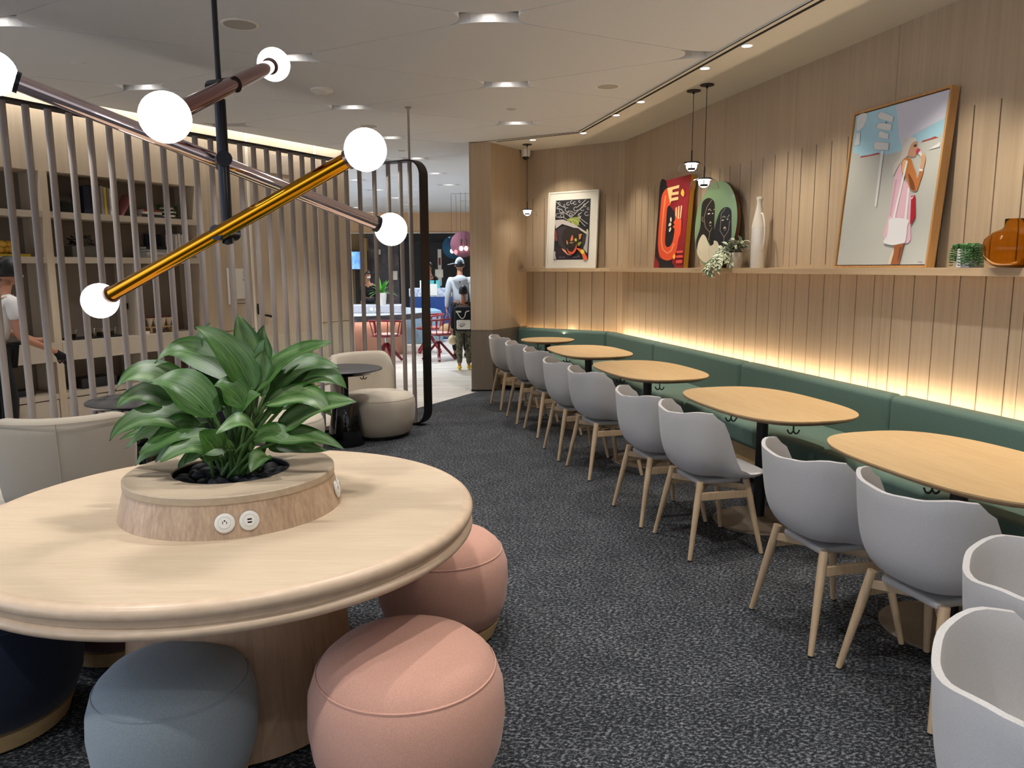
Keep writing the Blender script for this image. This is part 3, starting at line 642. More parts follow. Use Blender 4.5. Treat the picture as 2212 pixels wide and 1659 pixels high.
ART_PRINT = [
 ('#1b1a20',0,[(0.000,1.000),(1.000,1.000),(1.000,0.000),(0.000,0.000)]),
 ('#2c202b',0,[(0.000,0.000),(0.009,0.229),(0.223,0.188),(0.466,0.080),(0.606,0.000)]),
 ('#3a3236',1,[(0.049,0.517),(0.264,0.589),(0.499,0.566),(0.835,0.475),(0.906,0.399),(0.855,0.220),(0.660,0.174),(0.325,0.177),(0.132,0.276)]),
 ('#b9b6b4',0,[(0.510,0.945),(0.492,0.933),(0.480,0.938),(0.498,0.950)]),
 ('#b9b6b4',0,[(0.488,0.931),(0.459,0.929),(0.456,0.937),(0.485,0.940)]),
 ('#b9b6b4',0,[(0.454,0.930),(0.428,0.939),(0.435,0.946),(0.461,0.937)]),
 ('#b9b6b4',0,[(0.425,0.941),(0.414,0.957),(0.427,0.959),(0.439,0.944)]),
 ('#b9b6b4',0,[(0.413,0.960),(0.422,0.975),(0.437,0.972),(0.428,0.956)]),
 ('#b9b6b4',0,[(0.426,0.977),(0.450,0.985),(0.458,0.977),(0.433,0.970)]),
 ('#b9b6b4',0,[(0.455,0.985),(0.484,0.981),(0.482,0.973),(0.453,0.977)]),
 ('#b9b6b4',0,[(0.408,0.923),(0.390,0.911),(0.378,0.917),(0.396,0.929)]),
 ('#b9b6b4',0,[(0.386,0.910),(0.357,0.908),(0.354,0.916),(0.382,0.918)]),
 ('#b9b6b4',0,[(0.352,0.908),(0.326,0.917),(0.333,0.924),(0.359,0.916)]),
 ('#b9b6b4',0,[(0.322,0.920),(0.311,0.936),(0.325,0.938),(0.336,0.922)]),
 ('#b9b6b4',0,[(0.311,0.938),(0.320,0.954),(0.334,0.950),(0.325,0.935)]),
 ('#b9b6b4',0,[(0.323,0.956),(0.348,0.963),(0.356,0.956),(0.331,0.948)]),
 ('#b9b6b4',0,[(0.353,0.964),(0.382,0.960),(0.380,0.952),(0.351,0.956)]),
 ('#b9b6b4',0,[(0.605,0.927),(0.587,0.915),(0.575,0.921),(0.593,0.933)]),
 ('#b9b6b4',0,[(0.583,0.914),(0.554,0.912),(0.551,0.920),(0.579,0.922)]),
 ('#b9b6b4',0,[(0.549,0.912),(0.523,0.921),(0.530,0.928),(0.556,0.919)]),
 ('#b9b6b4',0,[(0.520,0.924),(0.509,0.939),(0.522,0.942),(0.533,0.926)]),
 ('#b9b6b4',0,[(0.508,0.942),(0.517,0.957),(0.531,0.954),(0.523,0.939)]),
 ('#b9b6b4',0,[(0.520,0.960),(0.545,0.967),(0.553,0.960),(0.528,0.952)]),
 ('#b9b6b4',0,[(0.550,0.967),(0.579,0.964),(0.577,0.956),(0.548,0.959)]),
 ('#b9b6b4',0,[(0.407,0.821),(0.382,0.804),(0.370,0.809),(0.396,0.826)]),
 ('#b9b6b4',0,[(0.378,0.802),(0.338,0.799),(0.335,0.808),(0.375,0.811)]),
 ('#b9b6b4',0,[(0.333,0.800),(0.297,0.812),(0.304,0.819),(0.340,0.807)]),
 ('#b9b6b4',0,[(0.293,0.815),(0.278,0.837),(0.292,0.839),(0.307,0.817)]),
 ('#b9b6b4',0,[(0.277,0.840),(0.290,0.861),(0.304,0.858),(0.292,0.836)]),
 ('#b9b6b4',0,[(0.293,0.863),(0.328,0.874),(0.336,0.866),(0.301,0.855)]),
 ('#b9b6b4',0,[(0.333,0.874),(0.373,0.869),(0.371,0.861),(0.331,0.866)]),
 ('#b9b6b4',0,[(0.654,0.826),(0.629,0.810),(0.617,0.815),(0.642,0.832)]),
 ('#b9b6b4',0,[(0.625,0.808),(0.585,0.805),(0.582,0.814),(0.622,0.817)]),
 ('#b9b6b4',0,[(0.580,0.806),(0.544,0.818),(0.551,0.825),(0.587,0.813)]),
 ('#b9b6b4',0,[(0.541,0.821),(0.525,0.842),(0.539,0.845),(0.555,0.823)]),
 ('#b9b6b4',0,[(0.525,0.845),(0.538,0.866),(0.552,0.863),(0.539,0.842)]),
 ('#b9b6b4',0,[(0.541,0.869),(0.575,0.879),(0.583,0.872),(0.549,0.861)]),
 ('#b9b6b4',0,[(0.580,0.879),(0.620,0.874),(0.618,0.866),(0.578,0.871)]),
 ('#b9b6b4',0,[(0.231,0.808),(0.208,0.792),(0.196,0.798),(0.219,0.813)]),
 ('#b9b6b4',0,[(0.204,0.791),(0.168,0.788),(0.165,0.797),(0.201,0.799)]),
 ('#b9b6b4',0,[(0.163,0.789),(0.130,0.800),(0.137,0.807),(0.170,0.796)]),
 ('#b9b6b4',0,[(0.127,0.802),(0.113,0.822),(0.127,0.825),(0.141,0.805)]),
 ('#b9b6b4',0,[(0.113,0.825),(0.124,0.844),(0.139,0.841),(0.127,0.822)]),
 ('#b9b6b4',0,[(0.127,0.846),(0.159,0.856),(0.167,0.848),(0.135,0.839)]),
 ('#b9b6b4',0,[(0.164,0.856),(0.200,0.851),(0.198,0.843),(0.162,0.848)]),
 ('#b9b6b4',0,[(0.143,0.734),(0.119,0.717),(0.107,0.723),(0.131,0.739)]),
 ('#b9b6b4',0,[(0.115,0.716),(0.076,0.713),(0.073,0.722),(0.111,0.725)]),
 ('#b9b6b4',0,[(0.071,0.714),(0.036,0.726),(0.043,0.733),(0.078,0.721)]),
 ('#b9b6b4',0,[(0.033,0.728),(0.018,0.749),(0.032,0.751),(0.047,0.730)]),
 ('#b9b6b4',0,[(0.018,0.752),(0.030,0.772),(0.045,0.769),(0.032,0.749)]),
 ('#b9b6b4',0,[(0.033,0.774),(0.067,0.784),(0.075,0.777),(0.041,0.767)]),
 ('#b9b6b4',0,[(0.072,0.785),(0.111,0.780),(0.109,0.772),(0.070,0.777)]),
 ('#b9b6b4',0,[(0.969,0.738),(0.946,0.722),(0.935,0.728),(0.957,0.744)]),
 ('#b9b6b4',0,[(0.942,0.721),(0.905,0.718),(0.902,0.726),(0.939,0.729)]),
 ('#b9b6b4',0,[(0.900,0.718),(0.867,0.730),(0.873,0.737),(0.907,0.726)]),
 ('#b9b6b4',0,[(0.863,0.732),(0.849,0.753),(0.862,0.755),(0.877,0.735)]),
 ('#b9b6b4',0,[(0.849,0.756),(0.860,0.776),(0.874,0.772),(0.863,0.753)]),
 ('#b9b6b4',0,[(0.863,0.778),(0.895,0.788),(0.903,0.780),(0.871,0.770)]),
 ('#b9b6b4',0,[(0.900,0.788),(0.937,0.783),(0.935,0.775),(0.898,0.780)]),
 ('#b9b6b4',0,[(0.835,0.818),(0.815,0.804),(0.803,0.810),(0.824,0.824)]),
 ('#b9b6b4',0,[(0.811,0.803),(0.778,0.800),(0.775,0.809),(0.808,0.811)]),
 ('#b9b6b4',0,[(0.773,0.801),(0.744,0.811),(0.750,0.818),(0.780,0.808)]),
 ('#b9b6b4',0,[(0.740,0.814),(0.727,0.832),(0.741,0.834),(0.754,0.816)]),
 ('#b9b6b4',0,[(0.727,0.835),(0.737,0.852),(0.751,0.849),(0.741,0.831)]),
 ('#b9b6b4',0,[(0.740,0.854),(0.769,0.863),(0.776,0.856),(0.748,0.847)]),
 ('#b9b6b4',0,[(0.773,0.863),(0.807,0.859),(0.805,0.851),(0.772,0.855)]),
 ('#b9b6b4',0,[(0.266,0.727),(0.245,0.713),(0.233,0.719),(0.254,0.733)]),
 ('#b9b6b4',0,[(0.241,0.712),(0.207,0.709),(0.204,0.718),(0.238,0.720)]),
 ('#b9b6b4',0,[(0.202,0.710),(0.171,0.720),(0.179,0.727),(0.209,0.717)]),
 ('#b9b6b4',0,[(0.168,0.722),(0.155,0.741),(0.169,0.744),(0.182,0.725)]),
 ('#b9b6b4',0,[(0.155,0.744),(0.166,0.762),(0.180,0.759),(0.169,0.741)]),
 ('#b9b6b4',0,[(0.169,0.764),(0.198,0.773),(0.206,0.765),(0.177,0.756)]),
 ('#b9b6b4',0,[(0.203,0.773),(0.237,0.769),(0.235,0.761),(0.201,0.765)]),
 ('#b9b6b4',0,[(0.770,0.721),(0.749,0.707),(0.738,0.712),(0.758,0.726)]),
 ('#b9b6b4',0,[(0.745,0.705),(0.712,0.703),(0.709,0.711),(0.742,0.714)]),
 ('#b9b6b4',0,[(0.707,0.703),(0.678,0.713),(0.684,0.721),(0.714,0.710)]),
 ('#b9b6b4',0,[(0.674,0.716),(0.661,0.734),(0.675,0.737),(0.688,0.718)]),
 ('#b9b6b4',0,[(0.661,0.737),(0.671,0.755),(0.685,0.751),(0.675,0.734)]),
 ('#b9b6b4',0,[(0.674,0.757),(0.703,0.766),(0.711,0.758),(0.682,0.749)]),
 ('#b9b6b4',0,[(0.708,0.766),(0.741,0.762),(0.739,0.754),(0.706,0.758)]),
 ('#b9b6b4',0,[(0.139,0.864),(0.122,0.853),(0.110,0.858),(0.127,0.870)]),
 ('#b9b6b4',0,[(0.118,0.851),(0.091,0.849),(0.088,0.858),(0.115,0.860)]),
 ('#b9b6b4',0,[(0.086,0.850),(0.061,0.858),(0.068,0.865),(0.093,0.857)]),
 ('#b9b6b4',0,[(0.058,0.861),(0.048,0.875),(0.062,0.878),(0.072,0.863)]),
 ('#b9b6b4',0,[(0.047,0.878),(0.056,0.893),(0.070,0.889),(0.062,0.875)]),
 ('#b9b6b4',0,[(0.059,0.895),(0.083,0.902),(0.091,0.894),(0.067,0.887)]),
 ('#b9b6b4',0,[(0.088,0.902),(0.115,0.899),(0.113,0.890),(0.086,0.894)]),
 ('#b9b6b4',0,[(0.897,0.880),(0.880,0.868),(0.868,0.874),(0.886,0.886)]),
 ('#b9b6b4',0,[(0.875,0.867),(0.847,0.865),(0.844,0.873),(0.872,0.875)]),
 ('#b9b6b4',0,[(0.842,0.866),(0.817,0.875),(0.823,0.882),(0.849,0.873)]),
 ('#b9b6b4',0,[(0.813,0.877),(0.802,0.892),(0.816,0.895),(0.827,0.879)]),
 ('#b9b6b4',0,[(0.802,0.895),(0.811,0.910),(0.825,0.907),(0.816,0.892)]),
 ('#b9b6b4',0,[(0.814,0.913),(0.838,0.920),(0.846,0.913),(0.822,0.905)]),
 ('#b9b6b4',0,[(0.843,0.920),(0.871,0.917),(0.870,0.909),(0.841,0.912)]),
 ('#b9b6b4',0,[(0.162,0.940),(0.148,0.930),(0.136,0.936),(0.150,0.945)]),
 ('#b9b6b4',0,[(0.143,0.929),(0.121,0.927),(0.118,0.936),(0.140,0.937)]),
 ('#b9b6b4',0,[(0.116,0.928),(0.095,0.935),(0.102,0.942),(0.123,0.935)]),
 ('#b9b6b4',0,[(0.092,0.937),(0.083,0.949),(0.097,0.952),(0.106,0.940)]),
 ('#b9b6b4',0,[(0.083,0.952),(0.090,0.964),(0.105,0.961),(0.097,0.949)]),
 ('#b9b6b4',0,[(0.093,0.966),(0.113,0.972),(0.121,0.965),(0.101,0.959)]),
 ('#b9b6b4',0,[(0.118,0.972),(0.141,0.970),(0.139,0.961),(0.116,0.964)]),
 ('#b9b6b4',0,[(0.734,0.952),(0.722,0.944),(0.710,0.949),(0.722,0.958)]),
 ('#b9b6b4',0,[(0.717,0.942),(0.698,0.941),(0.695,0.949),(0.714,0.951)]),
 ('#b9b6b4',0,[(0.693,0.941),(0.675,0.948),(0.682,0.955),(0.700,0.948)]),
 ('#b9b6b4',0,[(0.672,0.950),(0.664,0.961),(0.678,0.963),(0.685,0.952)]),
 ('#b9b6b4',0,[(0.664,0.964),(0.670,0.974),(0.684,0.971),(0.678,0.960)]),
 ('#b9b6b4',0,[(0.673,0.976),(0.690,0.981),(0.698,0.974),(0.681,0.969)]),
 ('#b9b6b4',0,[(0.695,0.982),(0.715,0.979),(0.713,0.971),(0.693,0.974)]),
 ('#b9b6b4',0,[(0.311,0.899),(0.298,0.890),(0.287,0.896),(0.299,0.904)]),
 ('#b9b6b4',0,[(0.294,0.889),(0.274,0.888),(0.271,0.896),(0.291,0.897)]),
 ('#b9b6b4',0,[(0.269,0.888),(0.251,0.894),(0.258,0.902),(0.276,0.895)]),
 ('#b9b6b4',0,[(0.247,0.897),(0.240,0.908),(0.254,0.910),(0.261,0.899)]),
 ('#b9b6b4',0,[(0.239,0.911),(0.246,0.921),(0.260,0.918),(0.254,0.907)]),
 ('#b9b6b4',0,[(0.249,0.923),(0.266,0.929),(0.274,0.921),(0.257,0.916)]),
 ('#b9b6b4',0,[(0.271,0.929),(0.292,0.926),(0.290,0.918),(0.269,0.921)]),
 ('#b9b6b4',0,[(0.986,0.826),(0.974,0.817),(0.962,0.823),(0.974,0.831)]),
 ('#b9b6b4',0,[(0.970,0.816),(0.950,0.814),(0.947,0.823),(0.967,0.824)]),
 ('#b9b6b4',0,[(0.945,0.815),(0.928,0.821),(0.934,0.828),(0.952,0.822)]),
 ('#b9b6b4',0,[(0.924,0.823),(0.917,0.834),(0.930,0.837),(0.938,0.826)]),
 ('#b9b6b4',0,[(0.916,0.837),(0.922,0.848),(0.936,0.844),(0.930,0.834)]),
 ('#b9b6b4',0,[(0.925,0.850),(0.942,0.855),(0.950,0.847),(0.933,0.842)]),
 ('#b9b6b4',0,[(0.947,0.855),(0.967,0.853),(0.965,0.845),(0.945,0.847)]),
 ('#b9b6b4',0,[(0.027,0.984),(0.149,0.915),(0.137,0.909),(0.016,0.978)]),
 ('#b9b6b4',0,[(0.146,0.916),(0.333,0.864),(0.326,0.856),(0.140,0.908)]),
 ('#b9b6b4',0,[(0.882,0.980),(0.774,0.919),(0.762,0.926),(0.870,0.987)]),
 ('#b9b6b4',0,[(0.773,0.919),(0.631,0.858),(0.621,0.865),(0.763,0.926)]),
 ('#b9b6b4',0,[(0.047,0.872),(0.182,0.850),(0.179,0.841),(0.043,0.863)]),
 ('#b9b6b4',0,[(0.186,0.848),(0.290,0.790),(0.279,0.783),(0.175,0.842)]),
 ('#b9b6b4',0,[(0.289,0.790),(0.391,0.750),(0.383,0.743),(0.280,0.783)]),
 ('#b9b6b4',0,[(0.965,0.950),(0.841,0.889),(0.829,0.897),(0.953,0.957)]),
 ('#b9b6b4',0,[(0.841,0.889),(0.653,0.793),(0.641,0.800),(0.829,0.897)]),
 ('#b9b6b4',0,[(0.653,0.793),(0.559,0.739),(0.547,0.746),(0.641,0.800)]),
 ('#b9b6b4',0,[(0.331,0.780),(0.461,0.814),(0.469,0.806),(0.339,0.771)]),
 ('#b9b6b4',0,[(0.469,0.814),(0.603,0.774),(0.597,0.765),(0.462,0.806)]),
 ('#b9b6b4',0,[(0.606,0.766),(0.479,0.694),(0.467,0.701),(0.594,0.773)]),
 ('#b9b6b4',0,[(0.468,0.694),(0.330,0.773),(0.341,0.779),(0.479,0.701)]),
 ('#b9b6b4',0,[(0.414,0.759),(0.461,0.785),(0.474,0.779),(0.426,0.752)]),
 ('#b9b6b4',0,[(0.473,0.785),(0.525,0.756),(0.513,0.750),(0.462,0.779)]),
 ('#b9b6b4',0,[(0.525,0.750),(0.478,0.718),(0.465,0.724),(0.513,0.756)]),
 ('#b9b6b4',0,[(0.466,0.718),(0.414,0.752),(0.426,0.758),(0.478,0.724)]),
 ('#b9b6b4',0,[(0.121,0.710),(0.255,0.717),(0.258,0.707),(0.124,0.701)]),
 ('#b9b6b4',0,[(0.261,0.716),(0.363,0.676),(0.355,0.668),(0.252,0.708)]),
 ('#b9b6b4',0,[(0.952,0.581),(0.817,0.640),(0.827,0.647),(0.961,0.589)]),
 ('#b9b6b4',0,[(0.817,0.640),(0.698,0.698),(0.708,0.705),(0.827,0.647)]),
 ('#b9b6b4',0,[(0.133,0.785),(0.250,0.792),(0.253,0.782),(0.136,0.776)]),
 ('#b9b6b4',0,[(0.260,0.788),(0.281,0.712),(0.265,0.711),(0.243,0.787)]),
 ('#b9b6b4',0,[(0.783,0.770),(0.702,0.753),(0.696,0.762),(0.776,0.779)]),
 ('#b9b6b4',0,[(0.707,0.759),(0.761,0.684),(0.746,0.681),(0.692,0.756)]),
 ('#b9b6b4',0,[(0.889,0.546),(0.787,0.604),(0.798,0.610),(0.900,0.552)]),
 ('#b9b6b4',0,[(0.786,0.604),(0.717,0.652),(0.729,0.658),(0.798,0.610)]),
 ('#8f9a4a',1,[(0.360,0.663),(0.490,0.697),(0.703,0.702),(0.725,0.627),(0.634,0.525),(0.497,0.594)]),
 ('#1b1a20',1,[(0.429,0.614),(0.478,0.632),(0.514,0.584),(0.466,0.566)]),
 ('#c3cf7a',0,[(0.499,0.652),(0.569,0.595),(0.558,0.591),(0.488,0.648)]),
 ('#c3cf7a',0,[(0.568,0.595),(0.655,0.537),(0.645,0.532),(0.559,0.590)]),
 ('#c3cf7a',0,[(0.561,0.671),(0.663,0.631),(0.656,0.625),(0.555,0.665)]),
 ('#c3cf7a',0,[(0.665,0.630),(0.736,0.563),(0.725,0.559),(0.654,0.626)]),
 ('#c3cf7a',0,[(0.424,0.665),(0.490,0.673),(0.494,0.665),(0.428,0.657)]),
 ('#c3cf7a',0,[(0.493,0.673),(0.560,0.662),(0.557,0.655),(0.491,0.666)]),
 ('#bfb8b6',0,[(0.006,0.670),(0.259,0.674),(0.496,0.613),(0.732,0.533),(1.000,0.430),(1.000,0.393),(0.736,0.491),(0.399,0.567),(0.230,0.599),(0.049,0.526)]),
 ('#2a2119',1,[(0.303,0.512),(0.502,0.528),(0.734,0.505),(0.778,0.363),(0.692,0.193),(0.531,0.118),(0.339,0.225),(0.245,0.370)]),
 ('#d8553a',1,[(0.399,0.196),(0.462,0.143),(0.563,0.132),(0.634,0.194),(0.674,0.260),(0.669,0.165),(0.583,0.094),(0.456,0.109)]),
 ('#e8a27a',0,[(0.239,0.193),(0.342,0.168),(0.432,0.095),(0.567,0.074),(0.433,0.080),(0.311,0.139)]),
 ('#e07a50',1,[(0.527,0.404),(0.552,0.399),(0.566,0.328),(0.509,0.310),(0.491,0.329)]),
 ('#d8c04a',1,[(0.611,0.346),(0.664,0.347),(0.670,0.308),(0.625,0.306)]),
 ('#e0885a',0,[(0.374,0.321),(0.399,0.320),(0.428,0.263),(0.395,0.258)]),
 ('#c98a4a',0,[(0.724,0.420),(0.814,0.428),(0.779,0.344),(0.739,0.330)]),
 ('#050505',1,[(0.457,0.210),(0.526,0.190),(0.591,0.213),(0.576,0.180),(0.493,0.176)]),
 ('#a08050',0,[(0.452,0.282),(0.518,0.295),(0.602,0.285),(0.520,0.267)]),
 ('#e0633a',1,[(0.676,0.189),(0.859,0.158),(0.948,0.077),(0.995,0.002),(0.888,0.002),(0.832,0.087)]),
 ('#d8d23a',1,[(0.795,0.145),(0.842,0.170),(0.902,0.134),(0.881,0.096),(0.823,0.101)]),
 ('#b9b2b0',0,[(0.003,0.151),(0.073,0.131),(0.067,0.083),(0.101,0.000),(0.054,0.014),(0.005,0.001)]),
 ('#a8a2a4',0,[(0.971,0.501),(1.000,0.453),(0.987,0.095),(0.866,0.182),(0.917,0.267),(0.939,0.398)]),
 ('#c8ca58',0,[(0.935,0.492),(0.971,0.501),(0.971,0.440),(0.944,0.436)]),
 ('#7a3a34',0,[(0.017,0.498),(0.068,0.488),(0.116,0.324),(0.062,0.315),(0.014,0.393)]),
 ('#8a9a3a',1,[(0.703,0.269),(0.808,0.296),(0.786,0.259),(0.739,0.221)]),
 ('#8d8890',0,[(0.170,0.036),(0.211,0.055),(0.218,0.050),(0.176,0.031)]),
 ('#8d8890',0,[(0.217,0.055),(0.269,0.035),(0.264,0.030),(0.212,0.050)]),
 ('#8d8890',0,[(0.265,0.035),(0.332,0.050),(0.335,0.044),(0.269,0.030)]),
 ('#8d8890',0,[(0.337,0.049),(0.363,0.034),(0.356,0.030),(0.330,0.045)]),
 ('#8d8890',0,[(0.576,0.034),(0.634,0.048),(0.638,0.042),(0.581,0.028)]),
 ('#8d8890',0,[(0.638,0.048),(0.689,0.033),(0.685,0.028),(0.634,0.043)]),
 ('#8d8890',0,[(0.683,0.032),(0.747,0.070),(0.754,0.066),(0.691,0.028)]),
 ('#8d8890',0,[(0.755,0.069),(0.775,0.035),(0.765,0.034),(0.746,0.068)])]
ART_ROUND = [
 ('#16110e',1,[(-0.165,0.252),(-0.267,0.224),(-0.282,0.146),(-0.278,-0.008),(-0.337,-0.130),(-0.311,-0.212),(-0.211,-0.214),(-0.125,-0.137),(-0.019,-0.194),(0.033,-0.142),(-0.007,-0.022),(-0.026,0.157),(-0.061,0.219)]),
 ('#151a20',1,[(0.186,0.144),(0.093,0.125),(0.037,0.058),(0.001,-0.040),(0.000,-0.117),(0.103,-0.192),(0.133,-0.263),(0.297,-0.266),(0.317,-0.152),(0.293,0.020),(0.269,0.112)]),
 ('#d9cfb4',1,[(-0.220,-0.079),(-0.153,-0.100),(-0.098,-0.156),(-0.058,-0.187),(0.004,-0.171),(0.008,-0.142),(0.077,-0.156),(0.117,-0.216),(0.084,-0.262),(0.012,-0.291),(-0.061,-0.320),(-0.111,-0.338),(-0.190,-0.319),(-0.295,-0.249),(-0.289,-0.144)]),
 ('#b3a893',0,[(-0.091,0.226),(-0.170,0.173),(-0.175,0.175),(-0.096,0.229)]),
 ('#b3a893',0,[(-0.169,0.173),(-0.214,0.074),(-0.221,0.075),(-0.176,0.175)]),
 ('#b3a893',0,[(-0.214,0.074),(-0.169,-0.013),(-0.175,-0.014),(-0.221,0.074)]),
 ('#b3a893',0,[(-0.170,-0.013),(-0.077,-0.062),(-0.081,-0.064),(-0.175,-0.015)]),
 ('#b3a893',0,[(-0.082,-0.063),(-0.047,-0.019),(-0.041,-0.021),(-0.076,-0.064)]),
 ('#b3a893',0,[(-0.149,0.138),(-0.124,0.153),(-0.115,0.149),(-0.139,0.134)]),
 ('#b3a893',0,[(-0.115,0.152),(-0.082,0.132),(-0.091,0.129),(-0.124,0.149)]),
 ('#b3a893',0,[(-0.046,0.137),(-0.024,0.142),(-0.018,0.138),(-0.039,0.132)]),
 ('#b3a893',0,[(-0.241,0.088),(-0.245,0.057),(-0.253,0.058),(-0.249,0.088)]),
 ('#b3a893',0,[(-0.246,0.059),(-0.212,0.038),(-0.218,0.036),(-0.252,0.057)]),
 ('#b3a893',0,[(-0.076,-0.064),(-0.083,-0.139),(-0.090,-0.138),(-0.082,-0.063)]),
 ('#b3a893',0,[(0.177,0.135),(0.110,0.088),(0.105,0.090),(0.172,0.137)]),
 ('#b3a893',0,[(0.110,0.089),(0.115,-0.057),(0.109,-0.057),(0.104,0.089)]),
 ('#b3a893',0,[(0.114,-0.056),(0.196,-0.118),(0.191,-0.120),(0.109,-0.058)]),
 ('#b3a893',0,[(0.191,-0.118),(0.257,-0.063),(0.262,-0.065),(0.196,-0.120)]),
 ('#b3a893',0,[(0.256,-0.064),(0.267,0.021),(0.273,0.021),(0.262,-0.064)]),
 ('#b3a893',0,[(0.130,0.057),(0.158,0.070),(0.166,0.066),(0.137,0.053)]),
 ('#b3a893',0,[(0.166,0.069),(0.197,0.051),(0.189,0.048),(0.158,0.066)]),
 ('#b3a893',0,[(0.224,0.051),(0.251,0.075),(0.259,0.072),(0.232,0.048)]),
 ('#b3a893',0,[(0.197,-0.119),(0.200,-0.195),(0.194,-0.194),(0.191,-0.119)]),
 ('#b3a893',0,[(-0.090,0.006),(-0.071,-0.008),(-0.077,-0.010),(-0.096,0.004)]),
 ('#b3a893',0,[(-0.077,-0.007),(-0.052,0.001),(-0.047,-0.002),(-0.072,-0.011)]),
 ('#b3a893',0,[(0.189,-0.051),(0.206,-0.060),(0.201,-0.062),(0.184,-0.053)]),
 ('#b3a893',0,[(0.201,-0.060),(0.219,-0.052),(0.224,-0.055),(0.206,-0.063)]),
 ('#b3a893',0,[(-0.234,-0.220),(-0.224,-0.275),(-0.229,-0.275),(-0.240,-0.220)]),
 ('#b3a893',0,[(-0.061,-0.199),(-0.042,-0.278),(-0.047,-0.278),(-0.066,-0.199)]),
 ('#d8d0c0',0,[(-0.148,0.106),(-0.117,0.113),(-0.085,0.105),(-0.116,0.097)]),
 ('#d8d0c0',0,[(-0.059,0.103),(-0.041,0.109),(-0.028,0.103),(-0.046,0.096)]),
 ('#cdb9a2',0,[(-0.097,0.017),(-0.071,0.036),(-0.047,0.018)]),
 ('#d8d0c0',0,[(0.129,0.031),(0.153,0.038),(0.177,0.032),(0.153,0.025)]),
 ('#d8d0c0',0,[(0.217,0.035),(0.240,0.041),(0.252,0.036),(0.235,0.029)]),
 ('#cdb9a2',0,[(0.167,-0.043),(0.198,-0.024),(0.232,-0.044)])]
# ------------------------------------------------------------------ ceiling fittings
dl = thing('downlight', 'recessed round downlight in a star-shaped ceiling gap', 'downlight', (0, 0, 3.116), 0, 'ceiling downlights')
m = MB(); m.lathe([(.045, -.012), (.066, -.014), (.07, -.001), (.045, -.001)], 28, closed=True); m.build('trim_ring', M_white, dl)
m = MB(); m.lathe([(0, -.008), (.047, -.008), (.047, -.002), (0, -.002)], 24); m.build('lens', M_downl, dl)
SEEN = {(0, 0): 'above the gap between the chandelier and the bench, nearest of the ceiling lights in front', }
near = []
for i in range(-6, 14):
    for j in range(-5, 12):
        p = lat(i, j)
        s_ = (p-LA).dot(LD); o_ = (p-LA).dot(LN)
        xc = p.x*CY-p.y*SY; yc = p.x*SY+p.y*CY
        if p.x > 2.62 or (s_ < 4.0 and o_ < .55): continue
        if p.y < 9.5 and yc > 3.0 and abs(xc)/yc < .78: near.append((yc, p, True))
        elif 9.5 <= p.y < 23 and -.26 < xc/yc < -.02: near.append((yc, p, True))
        elif -3 < p.y < 9.5 and -3.4 < p.x: near.append((yc, p, False))
near.sort(key=lambda t: t[0])
first = True; pos = [('nearest', 0)]
cand = [n_ for n_ in near if n_[2]]
for k, (yc, p, seen) in enumerate(near):
    if seen:
        where = ('over the near tables' if yc < 5.6 else 'over the middle of the room' if yc < 8.0 else 'near the column' if yc < 10 else 'in the bright hall beyond')
        if first: o = dl; o.location = (p.x, p.y, 3.116); first = False
        else: o = dup(dl, (p.x, p.y, 3.116))
        rank = cand.index((yc, p, seen))
        side = p.x*CY-p.y*SY
        o['label'] = 'recessed downlight %s' % where
    if p.y < 10.0:
        lamp('SPOT', 'downlight_beam', (p.x, p.y, 3.045), 66, SOFT, spot_size=math.radians(92), spot_blend=.55, shadow_soft_size=.035)
# bright hall: stronger, cooler downlights further on
for xc, yc in ((-5.5, 12.5), (-3.2, 12.2), (-1.2, 12.6), (-4.2, 15.5), (-1.8, 15.5), (.6, 15.0), (-5.5, 18.5), (-2.8, 19), (-.6, 19)):
    p = V(xc, yc); lamp('SPOT', 'hall_downlight_beam', (p[0], p[1], 3.03), 190, (.86, .96, 1.06), spot_size=math.radians(125), spot_blend=.6, shadow_soft_size=.06)

sp = thing('spotlight', 'small adjustable spotlight in the soffit over the bench', 'spotlight', (0, 0, 3.04), 0, 'soffit spotlights')
m = MB(); m.lathe([(.034, -.004), (.045, -.004), (.046, 0), (.034, 0)], 22, closed=True); m.build('trim_ring', M_white, sp)
m = MB(); m.lathe([(0, -.003), (.035, -.003), (.035, 0), (0, 0)], 20); m.build('lens', M_downl, sp)
spots = [(2.485, 9.093), (2.915, 8.517), (2.897, 7.468), (2.888, 6.834), (2.888, 5.609), (2.881, 4.995), (2.875, 3.77), (2.875, 3.15), (2.87, 1.92), (2.87, 1.3)]
where = ['beside the camera dome, farthest of the row', 'at the bend of the black ceiling slot', 'third from the far end of the row', 'fourth from the far end, before the twin pendants', 'fifth from the far end, beside the twin pendants', 'nearest in view, above the woman painting']
for k, (x, y) in enumerate(spots):
    if k < 6:
        o = sp if k == 0 else dup(sp, (x, y, 3.04)); o.location = (x, y, 3.04)
        o['label'] = 'small soffit spotlight %s' % where[k]
    tgt = (3.30, y-.1, 1.35) if k else (3.0, 9.45, 1.7)
    lamp('SPOT', 'spot_beam', (x, y, 3.03), 52, (1.0, .90, .74), target=tgt, spot_size=math.radians(78), spot_blend=.7, shadow_soft_size=.03)

